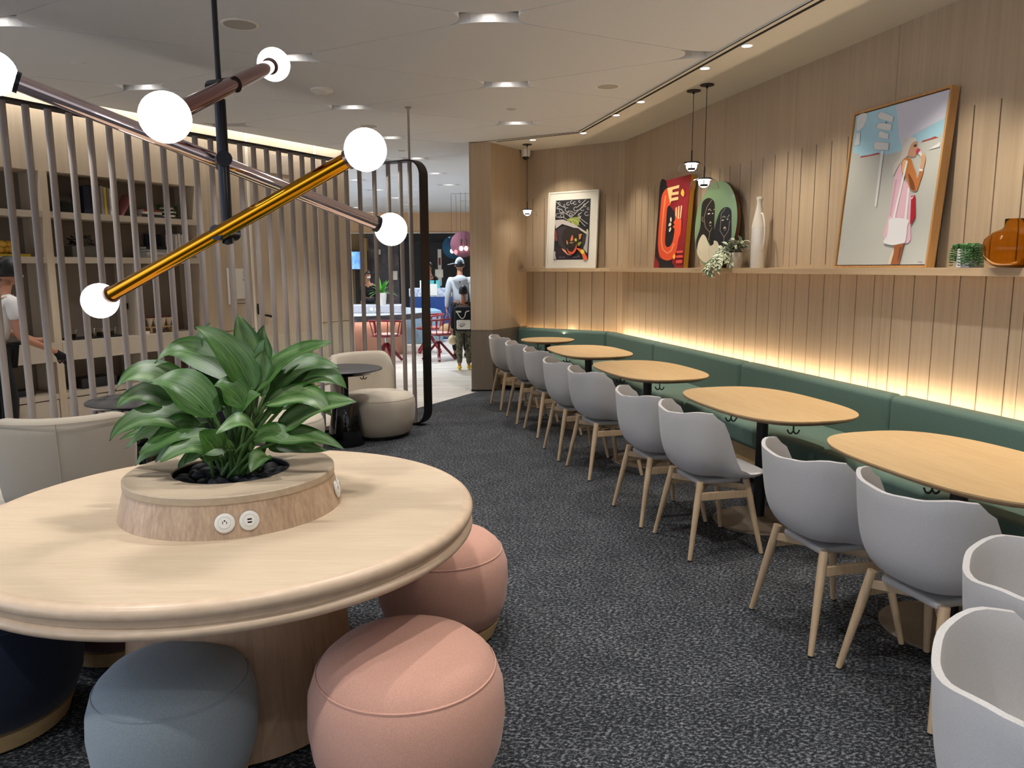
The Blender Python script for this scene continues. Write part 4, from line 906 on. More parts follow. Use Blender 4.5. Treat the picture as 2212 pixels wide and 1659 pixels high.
def disc(name, r, h, label, cat, x, y, mat=M_ceil2, grp=None, rim=M_white):
    t = thing(name, label, cat, (x, y, 3.05), 0, grp)
    m = MB(); m.lathe([(r*.86, -h), (r, -h*.8), (r, 0), (r*.86, 0)], 32, closed=True); m.build('rim', rim, t)
    m = MB(); m.lathe([(0, -h*.9), (r*.88, -h*.9), (r*.88, -.0005), (0, -.0005)], 32); m.build('grille', mat, t)
    return t
M_grille = plain('speaker mesh', '#a8a49d', .8)
disc('ceiling_speaker', .115, .006, 'round flush ceiling speaker left of the oxblood lamp tube', 'speaker', -.434, 5.31, M_grille)
disc('ceiling_speaker', .105, .006, 'round flush ceiling speaker beside the black soffit slot', 'speaker', 2.393, 6.369, M_grille)
disc('ceiling_speaker', .105, .006, 'round flush ceiling speaker just above the amber tube globe', 'speaker', .55, 8.653, M_grille)
disc('sprinkler_cover', .05, .006, 'small concealed sprinkler cover above the rose lamp tube', 'sprinkler', -1.681, 6.547, M_ceil)
disc('sprinkler_cover', .055, .006, 'small concealed sprinkler cover midway to the column', 'sprinkler', 1.825, 7.451, M_grille)
disc('sprinkler_cover', .06, .006, 'small concealed sprinkler cover by the screen ceiling post', 'sprinkler', 1.066, 10.326, M_grille)
sd = thing('smoke_detector', 'white ceiling smoke detector right of the oxblood globe', 'detector', (.06, 7.013, 3.05))
m = MB(); m.lathe([(0, -.03), (.06, -.03), (.092, -.016), (.095, 0), (0, 0)], 30); m.build('housing', M_plastic, sd)
m = MB(); m.lathe([(0, -.05), (.03, -.048), (.045, -.03), (0, -.03)], 24); m.build('sensor', M_ceil2, sd)
cd = thing('security_camera', 'white dome security camera tucked under the soffit by the column', 'camera', (2.60, 9.86, 3.04))
m = MB(); m.lathe([(0, -.09), (.055, -.09), (.062, -.05), (.062, 0), (0, 0)], 24); m.build('housing', M_plastic, cd)
m = MB(); m.ball((0, 0, -.088), .042, 20); m.build('dome', M_blackgloss, cd)

# glass pendants by the wall
def pendant(label, x, y, z):
    t = thing('glass_pendant', label, 'pendant lamp', (x, y, 3.04), 0, 'glass pendants over the bench')
    d = z-3.04
    m = MB(); m.lathe([(0, -.008), (.058, -.008), (.058, 0), (0, 0)], 28); m.build('canopy', M_black, t)
    m = MB(); m.tube([(0, 0, -.008), (0, 0, d+.11)], .0028, 8); m.tube([(0, 0, d+.11), (0, 0, d+.012)], .006, 8); m.lathe([(0, -.03), (.009, -.028), (.009, -.006), (0, -.006)], 10); m.build('cord', M_black, t)
    m = MB(); prof = [(.062, .006), (.09, -.002), (.112, -.022), (.122, -.05), (.1235, -.078)]
    inner = [(r-.0025, z_) for r, z_ in reversed(prof)]
    m.lathe([(r, z_+d) for r, z_ in prof+inner], 40, closed=True); m.build('glass_dome', M_glass, t)
    m = MB(); m.lathe([(.058, d-.004), (.068, d-.002), (.068, d+.009), (.058, d+.012), (0, d+.012), (0, d+.006), (.058, d+.004)], 36); m.build('ring', M_gun, t)
    m = MB(); m.lathe([(0, d-.005), (.057, d-.005), (.057, d+.002), (0, d+.002)], 30); m.build('light_disc', M_pendlens, t)
    m = MB(); m.lathe([(0, d-.055), (.03, d-.055), (.034, d-.05), (.034, d-.042), (.03, d-.038), (.005, d-.036), (.005, d-.005), (0, d-.005)], 24); m.build('knob', M_black, t)
    lamp('POINT', 'pendant_glow', (x, y, z-.02), 3.0, SOFT, shadow_soft_size=.05)
    return t
pendant('clear glass dome pendant hanging lower and nearer of the pair before the oval painting', 3.163, 6.096, 2.275)
pendant('clear glass dome pendant hanging higher and farther of the pair above the red textile', 3.156, 6.321, 2.435)
pendant('clear glass dome pendant alone by the column above the white framed print', 2.507, 9.438, 2.25)

# ------------------------------------------------------------------ chandelier of three tubes
POLE = Vector((-.290, 2.665, 0))
ch = thing('tube_chandelier', 'chandelier of three crossing mirrored tubes with opal globe ends over the round table', 'chandelier', (POLE.x, POLE.y, 3.05))
CH = Vector((POLE.x, POLE.y, 3.05))
m = MB(); m.tube([(0, 0, -.02), (0, 0, -.93)], .0085, 12); m.lathe([(0, -.02), (.06, -.02), (.06, 0), (0, 0)], 28)
m.lathe([(0, -.98), (.012, -.975), (.014, -.945), (.010, -.93), (0, -.925)], 12); m.build('stem', M_black, ch)
m = MB(); m.tube([(0, 0, -.975), (0, 0, -1.40)], .0175, 20, smooth=True); m.lathe([(0, -1.425), (.018, -1.42), (.0185, -1.40), (0, -1.40)], 16); m.build('pole', M_gun, ch)
def rod(name, a, b_, mat, colmat, side):
    a, b_ = Vector(a)-CH, Vector(b_)-CH; d = (b_-a).normalized(); mid_ = (a+b_)/2
    m = MB(); m.tube([a+d*.062, b_-d*.062], .0235, 28); r = m.build(name, mat, ch)
    for p, s in ((a, 1), (b_, -1)):
        m = MB(); m.tube([p+d*s*.044, p+d*s*.064], .030, 24); m.build('collar', colmat, r)
    for p in (a, b_):
        m = MB(); m.ball(p, .0605, 32); m.build('globe', M_globe, r)
    # clamp between rod and pole
    pz = Vector((0, 0, mid_.z)); q = mid_-pz; m = MB()
    if q.length < .01: q = Vector((0, -.04, 0))
    qn = q.normalized()
    m.tube([pz-qn*.036, pz+qn*(q.length+.02)], .024, 20); m.build('clamp', M_gun, r)
    for p in (a, b_):
        lamp('POINT', 'globe_glow', tuple(p+CH), 4.0, (1.0, .96, .91), shadow_soft_size=.062)
rod('rose_tube', (-.866, 2.518, 2.09), (.257, 2.952, 1.692), M_rose, M_gun, 1)
rod('amber_tube', (-.754, 2.952, 1.441), (.135, 2.31, 1.884), M_gold, M_copper, -1)
rod('oxblood_tube', (-.353, 2.077, 1.912), (-.146, 3.182, 2.312), M_oxred, M_copper, -1)

# ------------------------------------------------------------------ round table, planter, plant
TC = Vector((-.326, 2.715, 0)); 
tb = thing('round_table', 'large round pale ash table with a grooved double edge', 'table', TC, -YAW)
RT = .822
m = MB(); m.lathe([(0, .7265), (RT-.03, .7265), (RT-.03, .745), (0, .745)], 96, smooth=False); m.build('tabletop', M_ash, tb)
m = MB()
prof = [(RT-.06, .7055), (RT-.012, .7055), (RT-.004, .709), (RT, .718), (RT, .728), (RT-.004, .737), (RT-.012, .7435), (RT-.022, .7455), (RT-.032, .7455), (RT-.06, .74)]
m.lathe(prof, 120, closed=True)
prof = [(0, .650), (RT-.03, .650), (RT-.010, .656), (RT-.002, .666), (RT-.002, .674), (RT-.006, .682), (RT-.018, .686), (RT-.018, .7055), (0, .7055)]
m.lathe(prof, 120); m.build('edge_band', M_ashedge, tb, sharp=60)
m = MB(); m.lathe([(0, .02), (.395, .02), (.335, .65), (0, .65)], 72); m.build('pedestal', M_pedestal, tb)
m = MB(); m.lathe([(0, 0.001), (.375, 0.001), (.375, .02), (0, .02)], 60); m.build('plinth', M_slot, tb)

pl = thing('planter_box', 'round striped ash planter drum with power sockets on the round table', 'planter', (TC.x, TC.y, .745), -YAW)
m = MB(); m.lathe([(.195, .0), (.362, .0), (.338, .10), (.195, .10)], 96, closed=True); m.build('drum', M_ashv, pl)
m = MB(); m.lathe([(.19, .10), (.338, .10), (.341, .104), (.341, .124), (.337, .128), (.192, .128), (.19, .125)], 96, closed=True); m.build('lid', M_ashtop, pl, sharp=30)
m = MB(); m.lathe([(0, .06), (.188, .06), (.188, .122), (.1905, .122), (.1905, .05), (0, .05)], 64); m.build('liner', M_black, pl)
def socket(az, usb):
    tilt = math.atan2(.024, .10)
    t_ = Matrix.Rotation(az, 4, 'Z') @ Matrix.Translation((.351, 0, .048)) @ Matrix.Rotation(PI/2-tilt, 4, 'Y')
    m = MB(); m.lathe([(0, 0), (.0295, 0), (.0295, .003), (.027, .005), (.020, .0055), (.0195, .0045), (0, .0045)], 32, T=t_); s = m.build('socket', M_plastic, pl)
    m = MB(); m.lathe([(0, .0046), (.0165, .0046), (.0165, .0062), (.0158, .0068), (0, .0068)], 28, T=t_); m.build('insert', M_white, s)
    m = MB()
    if usb:
        for q in (-.0045, .0045):
            m.box(q-.0022, q+.0022, -.0065, .0065, .0068, .0073, T=t_)
    else:
        m.box(-.002-.0045, .002, -.0055-.001, -.0055+.001, .0068, .0073, T=t_); m.box(-.002-.0035, .002, .0055-.001, .0055+.001, .0068, .0073, T=t_)
        m.lathe([(0, .0068), (.0024, .0068), (.0024, .0073), (0, .0073)], 12, T=t_ @ Matrix.Translation((-.0075, 0, 0)))
        m.v = [Vector(v) for v in m.v]
    m.build('slots', M_slot, s)
# local -Y faces the viewer
for az, usb in ((-PI/2+.275, False), (-PI/2+.475, True), (-PI/2-1.38, False), (-PI/2-1.56, True), (-PI/2+1.62, False), (-PI/2+1.80, True)): socket(az, usb)

M_pebble = fabric('river pebble', '#14161b', '#2b2e35', 60, rough=.55, bs=.05, sheen=0)
pts = []
tries = 0
while len(pts) < 40 and tries < 4000:
    tries += 1
    a = rnd.uniform(0, 2*PI); r = .172*math.sqrt(rnd.random())
    p = Vector((r*math.cos(a), r*math.sin(a)))
    if r < .035: continue
    lim = .036 if len(pts) < 30 else .029
    if all((p-q[0]).length > lim for q in pts): pts.append((p, len(pts)))
peb = None
for p, k in pts:
    r = rnd.uniform(.024, .031)
    if k >= 30: r = .023
    z = .745+.06+r*.62+(0 if k < 30 else .012)+rnd.uniform(0.008, .03)
    wp = TC+Matrix.Rotation(-YAW, 3, 'Z') @ Vector((p.x, p.y, 0))
    if peb is None:
        m = MB(); m.ball((0, 0, 0), 1.0, 18); peb = m.build('pebble', M_pebble)
        o = peb
    else: o = peb.copy(); C.objects.link(o)
    o.location = (wp.x, wp.y, z); o.scale = (r*1.25, r*.95, r*.75); o.rotation_euler = (rnd.uniform(-.4, .4), rnd.uniform(-.4, .4), rnd.uniform(0, PI))
    tag(o, 'smooth dark river pebble around the stems in the round planter', 'pebble', 'pebbles in the planter')

def leaf_mat(name, g1, g2, pale, amount):
    m, nt, b = newmat(name)
    at = node(nt, 'ShaderNodeUVMap'); at.uv_map = 'UVMap'
    sep = node(nt, 'ShaderNodeSeparateXYZ'); nt.links.new(at.outputs[0], sep.inputs[0])
    n = node(nt, 'ShaderNodeTexNoise', i_Scale=1.0, i_Detail=4.0, i_Distortion=.8)
    mp = node(nt, 'ShaderNodeMapping'); mp.inputs['Scale'].default_value = (5, 16, 1)
    nt.links.new(at.outputs[0], mp.inputs[0])
    oc = node(nt, 'ShaderNodeTexCoord'); ad3 = node(nt, 'ShaderNodeVectorMath', operation='MULTIPLY_ADD'); ad3.inputs[1].default_value = (9, 9, 9)
    nt.links.new(oc.outputs['Object'], ad3.inputs[0]); nt.links.new(mp.outputs[0], ad3.inputs[2]); nt.links.new(ad3.outputs[0], n.inputs['Vector'])
    base = ramp(nt, n.outputs[0], [(.35, g1), (.65, g2)])
    # |across| : 0 at midrib, 1 at the margin
    ab = node(nt, 'ShaderNodeMath', operation='ABSOLUTE'); nt.links.new(sep.outputs['Y'], ab.inputs[0])
    bell = ramp(nt, ab.outputs[0], [(.0, (.0, .0, .0)), (.12, (.35, .35, .35)), (.55, (1, 1, 1)), (.86, (.0, .0, .0))])
    mul = node(nt, 'ShaderNodeMath', operation='MULTIPLY'); nt.links.new(bell, mul.inputs[0])
    sel = node(nt, 'ShaderNodeAttribute'); sel.attribute_name = 'pale'
    nt.links.new(sel.outputs['Fac'], mul.inputs[1])
    mu2 = node(nt, 'ShaderNodeMath', operation='MULTIPLY'); mu2.inputs[1].default_value = amount*2; mu2.use_clamp = True
    mu3 = node(nt, 'ShaderNodeMath', operation='MULTIPLY'); nt.links.new(mul.outputs[0], mu3.inputs[0]); nt.links.new(n.outputs[0], mu3.inputs[1])
    nt.links.new(mu3.outputs[0], mu2.inputs[0])
    mx = node(nt, 'ShaderNodeMix', data_type='RGBA'); mx.inputs[7].default_value = rgba(pale)
    nt.links.new(mu2.outputs[0], mx.inputs[0]); nt.links.new(base, mx.inputs[6])
    rib = ramp(nt, ab.outputs[0], [(.0, (.6, .6, .6)), (.035, (.0, .0, .0))])
    mx2 = node(nt, 'ShaderNodeMix', data_type='RGBA'); mx2.inputs[7].default_value = rgba('#7f9a5c')
    nt.links.new(rib, mx2.inputs[0]); nt.links.new(mx.outputs[2], mx2.inputs[6])
    nt.links.new(mx2.outputs[2], b.inputs['Base Color'])
    b.inputs['Roughness'].default_value = .42; b.inputs['Specular IOR Level'].default_value = .5
    b.inputs['Subsurface Weight'].default_value = 0.0
    bump(nt, b, n.outputs[0], .15, .003)
    return m
class Leaves:
    """blades along a curve, with UV (along, across) and a 'pale' attribute"""
    def __init__(s): s.m = MB(); s.u = []; s.pale = []
    def blade(s, base, arch, tip, wd, nrm, pale, fold=.18, wav=.05, nu=15, nv=7, seed=0, point=1.0):
        base, arch, tip, nrm = Vector(base), Vector(arch), Vector(tip), Vector(nrm).normalized()
        ctrl = arch*2-(base+tip)/2
        r = random.Random(seed); ph = r.uniform(0, 6)
        vs = []
        for i in range(nu):
            t = i/(nu-1)
            p = base*(1-t)**2+ctrl*2*t*(1-t)+tip*t*t
            tg = ((ctrl-base)*2*(1-t)+(tip-ctrl)*2*t).normalized()
            lt = tg.cross(nrm)
            if lt.length < .05: lt = tg.cross(Vector((1, .2, 0)))
            lt.normalize(); nn = lt.cross(tg)
            prof = (math.sin(PI*min(1, t**.78))**.85)*(1-.28*t) if 0 < t < 1 else 0.0
            for j in range(nv):
                v = (j/(nv-1))*2-1
                ww = wd/2*prof*1.12
                q = p+lt*v*ww+nn*(abs(v)*ww*fold+wav*wd*abs(v)*math.sin(9*t+ph+(1.5 if v > 0 else 0)))
                vs.append(q); s.u.append((t, v)); s.pale.append(pale)
        fs = [(i*nv+j, (i+1)*nv+j, (i+1)*nv+j+1, i*nv+j+1) for i in range(nu-1) for j in range(nv-1)]
        s.m.add(vs, fs, 0, True)
    def build(s, name, mat, parent, solid=.0):
        o = s.m.build(name, mat, parent, sharp=0)
        me = o.data; uv = me.uv_layers.new(name='UVMap')
        for l in me.loops: uv.data[l.index].uv = s.u[l.vertex_index]
        at = me.attributes.new('pale', 'FLOAT', 'POINT')
        for i, v in enumerate(s.pale): at.data[i].value = v
        return o
M_leaf = leaf_mat('aglaonema leaf', '#1b3f12', '#3a6a1d', '#8ba06f', .6)
M_stem = plain('leaf stalk', '#47692f', .45)
plant = thing('aglaonema_plant', 'lush variegated green leafy plant growing from the round planter', 'plant', (TC.x, TC.y, .82), -YAW)
# plan of the main leaves: base / arch / tip as (across, up) in hundredths of the crown scale, depth of base and tip, width, paleness
SCL = .00157
def LP(px, py, dep): return Vector(((px-512)*SCL*(1+dep*.36), dep, (1045-py)*SCL*(1+dep*.36)-(.0)))
LEAVES = [
 ((566, 845), (525, 752), (456, 697), 0, -.03, .120, .25), ((560, 850), (640, 775), (746, 731), .02, -.02, .115, .45),
 ((430, 858), (345, 800), (272, 838), .02, .00, .120, .9), ((532, 838), (428, 762), (352, 784), .05, .03, .130, .35),
 ((494, 890), (432, 820), (365, 806), -.05, -.08, .150, .2), ((422, 878), (335, 842), (278, 872), .0, -.02, .115, 1.0),
 ((452, 908), (352, 882), (277, 930), -.05, -.10, .125, .8), ((402, 930), (340, 930), (282, 966), .02, .0, .085, .5),
 ((372, 962), (330, 978), (296, 1008), .05, .02, .075, .6), ((534, 952), (468, 930), (409, 957), -.10, -.20, .120, .6),
 ((470, 905), (415, 915), (352, 950), -.06, -.15, .130, .3), ((520, 962), (502, 925), (492, 895), -.12, -.17, .115, .1),
 ((588, 915), (566, 885), (528, 900), -.08, -.18, .085, .8), ((618, 925), (708, 872), (800, 854), -.02, -.05, .125, 1.0),
 ((592, 872), (680, 845), (748, 884), .0, -.06, .120, 1.0), ((618, 945), (690, 925), (781, 950), -.05, -.10, .090, .8),
 ((596, 958), (660, 960), (732, 967), -.02, -.03, .075, .5), ((616, 860), (700, 815), (758, 846), .05, .05, .110, .3),
 ((594, 852), (668, 798), (744, 800), .04, .05, .095, .4), ((588, 848), (640, 790), (702, 788), .08, .10, .085, .3),
 ((428, 790), (440, 745), (467, 708), .08, .08, .060, .2), ((556, 815), (534, 750), (517, 695), .10, .12, .095, .85),
 ((566, 810), (562, 765), (566, 722), .12, .14, .075, .7), ((572, 818), (575, 770), (588, 735), .06, .05, .060, .4),
 ((577, 832), (590, 785), (594, 752), .02, .0, .095, 1.0), ((500, 850), (480, 780), (478, 735), .10, .13, .100, .9),
 ((470, 912), (350, 930), (258, 957), .08, .06, .080, .7), ((618, 968), (606, 965), (595, 988), -.10, -.17, .080, .9),
 ((515, 870), (455, 845), (420, 880), .12, .22, .120, .5), ((560, 880), (600, 850), (650, 870), .12, .24, .120, .5),
 ((540, 860), (545, 800), (520, 770), .12, .25, .120, .4), ((480, 900), (420, 870), (360, 900), .10, .20, .110, .5),
 ((600, 900), (650, 880), (705, 905), .10, .20, .110, .6), ((545, 905), (560, 860), (600, 840), -.02, -.06, .120, .2),
 ((505, 880), (470, 850), (430, 835), .0, -.02, .130, .2), ((520, 945), (470, 955), (430, 985), -.04, -.08, .100, .3),
 ((570, 940), (620, 925), (665, 945), -.04, -.08, .105, .6), ((455, 970), (420, 985), (395, 1010), .02, .0, .06, .3),
 ((490, 850), (455, 790), (400, 770), .06, .08, .11, .3), ((560, 870), (530, 825), (500, 815), -.04, -.07, .11, .3),
 ((600, 890), (640, 850), (690, 840), .0, .02, .11, .3), ((450, 930), (405, 945), (360, 985), -.03, -.06, .09, .4),
]
lv = Leaves(); stm = MB()
for k, (b_, a, t, db, dt, wd, pale) in enumerate(LEAVES):
    B, A_, T_ = LP(*b_, db), LP(*a, (db+dt)/2), LP(*t, dt)
    lv.blade(B, A_, T_, wd, (0, -.55, .83), pale, seed=k, fold=.22, wav=.05)
    root = Vector((rnd.uniform(-.07, .06), rnd.uniform(-.05, .06), -.02))
    mid_ = root*.45+B*.55+Vector((0, 0, .03))
    stm.tube(smooth_open([root, mid_, B, B+(A_-B)*.12], 4), [.0065]*12+[.0035], 8, caps=True)
lv.build('foliage', M_leaf, plant); stm.build('stalks', M_stem, plant)
M_mat = plain('root ball', '#1a140f', .95)
m = MB(); m.lathe([(0, -.012), (.075, -.012), (.06, .008), (0, .014)], 24); m.build('soil', M_mat, plant)
M_bluepl = plain('blue tinted cellophane', '#3c78a8', .2, trans=.35)

# ------------------------------------------------------------------ poufs round the table
def pouf(label, x, y, r, h, mat, rz=0):
    t = thing('pouf', label, 'ottoman', (x, y, 0), rz, 'upholstered poufs under the round table')
    m = MB(); zs = h-.012
    prof = [(0, .075), (r*.80, .075), (r*.88, .09), (r*.965, .16), (r, .24), (r*.985, h*.70), (r*.93, h*.80), (r*.905, h*.825)]
    m.lathe(prof, 64)
    prof = [(r*.905, h*.825), (r*.86, h*.875), (r*.74, h*.94), (r*.5, h*.985), (r*.2, h), (0, h)]
    m.lathe(prof, 64); m.build('cushion', mat, t, sharp=0)
    m = MB(); m.lathe([(r*.902, h*.815), (r*.914, h*.82), (r*.914, h*.833), (r*.900, h*.838)], 64, closed=True); m.build('seam_piping', mat, t)
    m = MB(); m.lathe([(0, .006), (r*.74, .006), (r*.79, .012), (r*.86, .074), (0, .076)], 64); m.build('base_ring', M_plywood, t)
    return t
at = V
pouf('dusty pink pouf in front, nearest right of the table pedestal', *at(-.315, 2.12), .29, .475, M_pink)
pouf('dusty pink pouf under the right rim of the round table', *at(-.30, 3.12), .28, .45, M_pink)
pouf('grey blue pouf in front of the table pedestal', *at(-1.0, 2.10), .235, .43, M_greyblue)
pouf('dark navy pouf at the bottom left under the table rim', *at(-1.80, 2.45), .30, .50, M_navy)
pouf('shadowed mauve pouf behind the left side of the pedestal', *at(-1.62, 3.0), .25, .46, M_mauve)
# ------------------------------------------------------------------ dining chairs
def chair_shell():
    """moulded shell facing +X; one skin, thickened"""
    def rim(ph):      # ph: 0 front, pi back
        a = abs(ph)/PI
        # height of the rim round the shell
        pts_ = [(0, .438), (.20, .448), (.34, .456), (.41, .48), (.60, .765), (.645, .797), (.72, .803), (.86, .785), (1.0, .775)]
        for (x0, y0), (x1, y1) in zip(pts_, pts_[1:]):
            if a <= x1:
                t = (a-x0)/(x1-x0); t = t*t*(3-2*t); return y0+(y1-y0)*t
        return .795
    def fn(u, v):
        ph = u*2*PI-PI; h = rim(ph); c, s_ = math.cos(ph), math.sin(ph)
        e = 2.7; A_ = .262 if c > 0 else .232; B_ = .232
        rr = 1/((abs(c)/A_)**e+(abs(s_)/B_)**e)**(1/e)
        k = min(1, max(0, (h-.44)/.35))
        # profile: flat pan, rounded heel, rising wall
        z0 = .428
        P = [(0, z0), (.55, z0-.004), (.97-.0*k, z0+.0+.004*(1-k)), (1.02, z0+.10*k+.006), (1.05+.02*k, z0+(h-z0)*.55), (1.055+.06*k, h)]
        n = len(P)-1; r = z = 0
        for i, (pr, pz) in enumerate(P):
            bc = math.comb(n, i)*v**i*(1-v)**(n-i); r += pr*bc; z += pz*bc
        return Vector((rr*r*c, rr*r*s_, z))
    m = MB(); m.grid(fn, 56, 16, wrap=True)
    o = m.build('shell', M_chair, None, sharp=0)
    bm = bmesh.new(); bm.from_mesh(o.data); bmesh.ops.remove_doubles(bm, verts=bm.verts, dist=.0008); bmesh.ops.recalc_face_normals(bm, faces=bm.faces)
    bm.to_mesh(o.data); bm.free(); o.data.polygons.foreach_set('use_smooth', [True]*len(o.data.polygons))
    md = o.modifiers.new('solid', 'SOLIDIFY'); md.thickness = .016; md.offset = 0
    md = o.modifiers.new('bevel', 'BEVEL'); md.width = .006; md.segments = 3; md.limit_method = 'ANGLE'; md.angle_limit = math.radians(50)
    return o
dc = thing('dining_chair', '', 'chair', (0, 0, 0), 0, 'pale grey shell chairs facing the bench')
sh = chair_shell(); sh.parent = dc
legs = {}
for sx, sy in ((1, 1), (1, -1), (-1, -1), (-1, 1)):
    top = Vector((sx*.135+.0, sy*.165, .415)); foot = Vector((sx*.212, sy*.224, .006))
    m = MB(); m.tube([top, top.lerp(foot, .3), foot], [.0185, .0180, .0115], 16); lg = m.build('leg', M_leg, dc)
    m = MB(); m.tube([foot, foot-Vector((0, 0, .0055))], .0118, 14); m.build('glide', M_rubber, lg)
    legs[(sx, sy)] = (top, foot)
m = MB()
def onleg(k, z): t, f_ = legs[k]; q = (t.z-z)/(t.z-f_.z); return t.lerp(f_, q)
for sy in (1, -1): m.bar(onleg((1, sy), .335), onleg((-1, sy), .335), .020, .042)
m.bar(onleg((1, 1), .365), onleg((-1, -1), .365), .022, .035); m.bar(onleg((1, -1), .365), onleg((-1, 1), .365), .022, .035)
m.build('underframe', M_leg, dc, bevel=.003)
m = MB(); m.box(-.13, .13, -.13, .13, .385, .412); m.build('seat_plate', M_chair, dc, bevel=.01)
rows = [(2.04, 8.28, .03, 'farthest from the viewer, next to the column'), (2.04, 7.50, -.02, 'second from the column, at the second table'),
        (2.065, 6.86, .02, 'third from the column, at the second table'), (2.01, 6.00, -.02, 'fourth from the column, far side of the third table'),
        (2.04, 5.41, .06, 'fifth from the column, near side of the third table'), (2.01, 4.345, 0, 'sixth from the column, far side of the fourth table'),
        (2.05, 3.79, 0, 'seventh from the column, showing its whole seat edge'), (2.055, 2.74, -.01, 'third nearest of the row, far side of the biggest-looking table'),
        (2.115, 2.20, .05, 'at the nearest table, its back square to the viewer'), (1.79, 1.40, -.80, 'cut by the right edge, second nearest, inside of shell showing'),
        (1.36, 1.03, -.78, 'at the bottom right corner, nearest of all')]
for k, (x, y, rz, lab) in enumerate(rows):
    o = dc if k == 0 else dup(dc, (x, y, 0), rz)
    o.location = (x, y, 0); o.rotation_euler = (0, 0, rz)
    o['label'] = 'pale grey shell chair '+lab

# ------------------------------------------------------------------ bistro tables
def bistro(label, x, y, a, b_, e, hooks, rz=0, first=[None]):
    t = thing('bistro_table', label, 'table', (x, y, 0), rz, 'oak topped tables along the bench')
    m = MB(); m.prism(superell(a, b_, e, 96), .738, .745, 0)
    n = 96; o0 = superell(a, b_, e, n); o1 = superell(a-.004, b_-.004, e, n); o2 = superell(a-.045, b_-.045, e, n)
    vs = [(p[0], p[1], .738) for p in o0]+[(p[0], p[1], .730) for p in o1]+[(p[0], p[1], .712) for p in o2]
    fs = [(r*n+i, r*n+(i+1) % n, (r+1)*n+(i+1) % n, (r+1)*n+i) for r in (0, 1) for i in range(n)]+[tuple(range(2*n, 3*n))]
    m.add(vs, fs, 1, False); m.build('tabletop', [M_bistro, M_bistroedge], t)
    m = MB(); m.tube([(0, 0, .03), (0, 0, .712)], .034, 24); m.lathe([(0, .700), (.15, .704), (.15, .712), (0, .712)], 30); m.build('column', M_black, t)
    m = MB(); m.lathe([(0, 0.001), (.27, 0.001), (.272, .006), (.265, .013), (.06, .026), (.036, .04), (0, .04)], 48); m.build('base_plate', M_bronze, t)
    for hx, hy in hooks:
        m = MB(); m.tube([(hx, hy, .716), (hx, hy, .668)], .0042, 8)
        for s in (-1, 1):
            m.tube(smooth_open([(hx, hy, .674), (hx+s*.010, hy-s*.004, .661), (hx+s*.022, hy-s*.008, .665), (hx+s*.030, hy-s*.011, .682)], 5), .0042, 8)
        m.build('bag_hook', M_black, t)
    return t
hk = [(-.27, -.10), (-.12, -.49), (.27, .10), (.12, .49)]
bistro('round oak topped pedestal table, farthest of the row by the column', 2.44, 8.30, .30, .30, 2.0, [(-.17, -.2), (.17, .2)])
bistro('oval oak topped table, second from the column', 2.49, 7.06, .355, .56, 2.8, [(-.275, -.16), (-.12, -.45), (.275, .16)])
bistro('oval oak topped table, third from the column', 2.485, 5.63, .365, .60, 2.8, hk)
bistro('oval oak topped table, second nearest, in the middle of the row', 2.545, 4.06, .375, .605, 2.8, hk)
bistro('oval oak topped table, nearest, running off the right edge', 2.555, 2.58, .385, .605, 2.8, [(-.25, -.12), (-.12, -.49), (.27, .10)])

# ------------------------------------------------------------------ lounge corner on the left
def lounge(label, x, y, face):
    """low drum seat with a curved back pad; face = angle of the facing direction"""
    t = thing('lounge_chair', label, 'armchair', (x, y, 0), face-PI/2, 'beige lounge chairs by the screen')
    r = .355
    m = MB(); m.lathe([(0, .03), (r*.80, .03), (r*.88, .05), (r*.97, .16), (r, .28), (r*.985, .335), (r*.955, .362), (r*.90, .385), (r*.7, .405), (r*.3, .412), (0, .412)], 56); m.build('seat', M_lounge, t, sharp=0)
    m = MB(); m.lathe([(r*.955, .356), (r*.963, .361), (r*.955, .367), (r*.948, .361)], 56, closed=True); m.build('piping', M_lounge, t)
    m = MB(); m.lathe([(0, 0.002), (r*.74, 0.002), (r*.74, .03), (0, .03)], 40); m.build('plinth', M_black, t)
    # back pad: closed tube of cross-sections round the back
    n = 29; am = math.radians(68); vs = []; rg = 14
    for i in range(n):
        q = (i/(n-1))*2-1; a = -PI/2+q*am
        edge_ = max(0, (abs(q)-.62)/.38)
        top = .30+.455*math.sqrt(max(0, 1-edge_**2.6)); bot = .22
        th = .095*math.sqrt(max(.02, 1-max(0, (abs(q)-.86)/.14)**2))
        rc = r-.02
        for k in range(rg):
            b_ = 2*PI*k/rg; cc_ = math.copysign(abs(math.cos(b_))**.55, math.cos(b_)); ss_ = math.copysign(abs(math.sin(b_))**.55, math.sin(b_))
            hh = (top+bot)/2+ss_*(top-bot)/2; lean = .05*(hh-.22)/.5
            rr = rc+lean+cc_*th/2
            vs.append((rr*math.cos(a), rr*math.sin(a), hh))
    fs = [(i*rg+k, i*rg+(k+1) % rg, (i+1)*rg+(k+1) % rg, (i+1)*rg+k) for i in range(n-1) for k in range(rg)]+[tuple(range(rg)), tuple(range((n-1)*rg, n*rg))]
    m = MB(); m.add(vs, fs, 0, True); m.build('backrest', M_lounge, t, sharp=0)
    pp = []
    for i in range(3, n-3):
        q = (i/(n-1))*2-1; a = -PI/2+q*am; edge_ = max(0, (abs(q)-.62)/.38); top = .30+.455*math.sqrt(max(0, 1-edge_**2.6))
        pp.append(((r+.075)*math.cos(a), (r+.075)*math.sin(a), top-.028))
    sm = MB(); sm.tube(pp, .0028, 6); sm.tube([(0, -(r+.0755), .727), (0, -(r+.058), .5), (0, -(r+.04), .25)], .0028, 6); sm.build('back_seam', M_lounge, t)
    return t
p = V(-2.60, 4.45); lounge('beige lounge chair seen from behind at the left edge, by the round table', p[0], p[1], math.radians(110)-YAW)
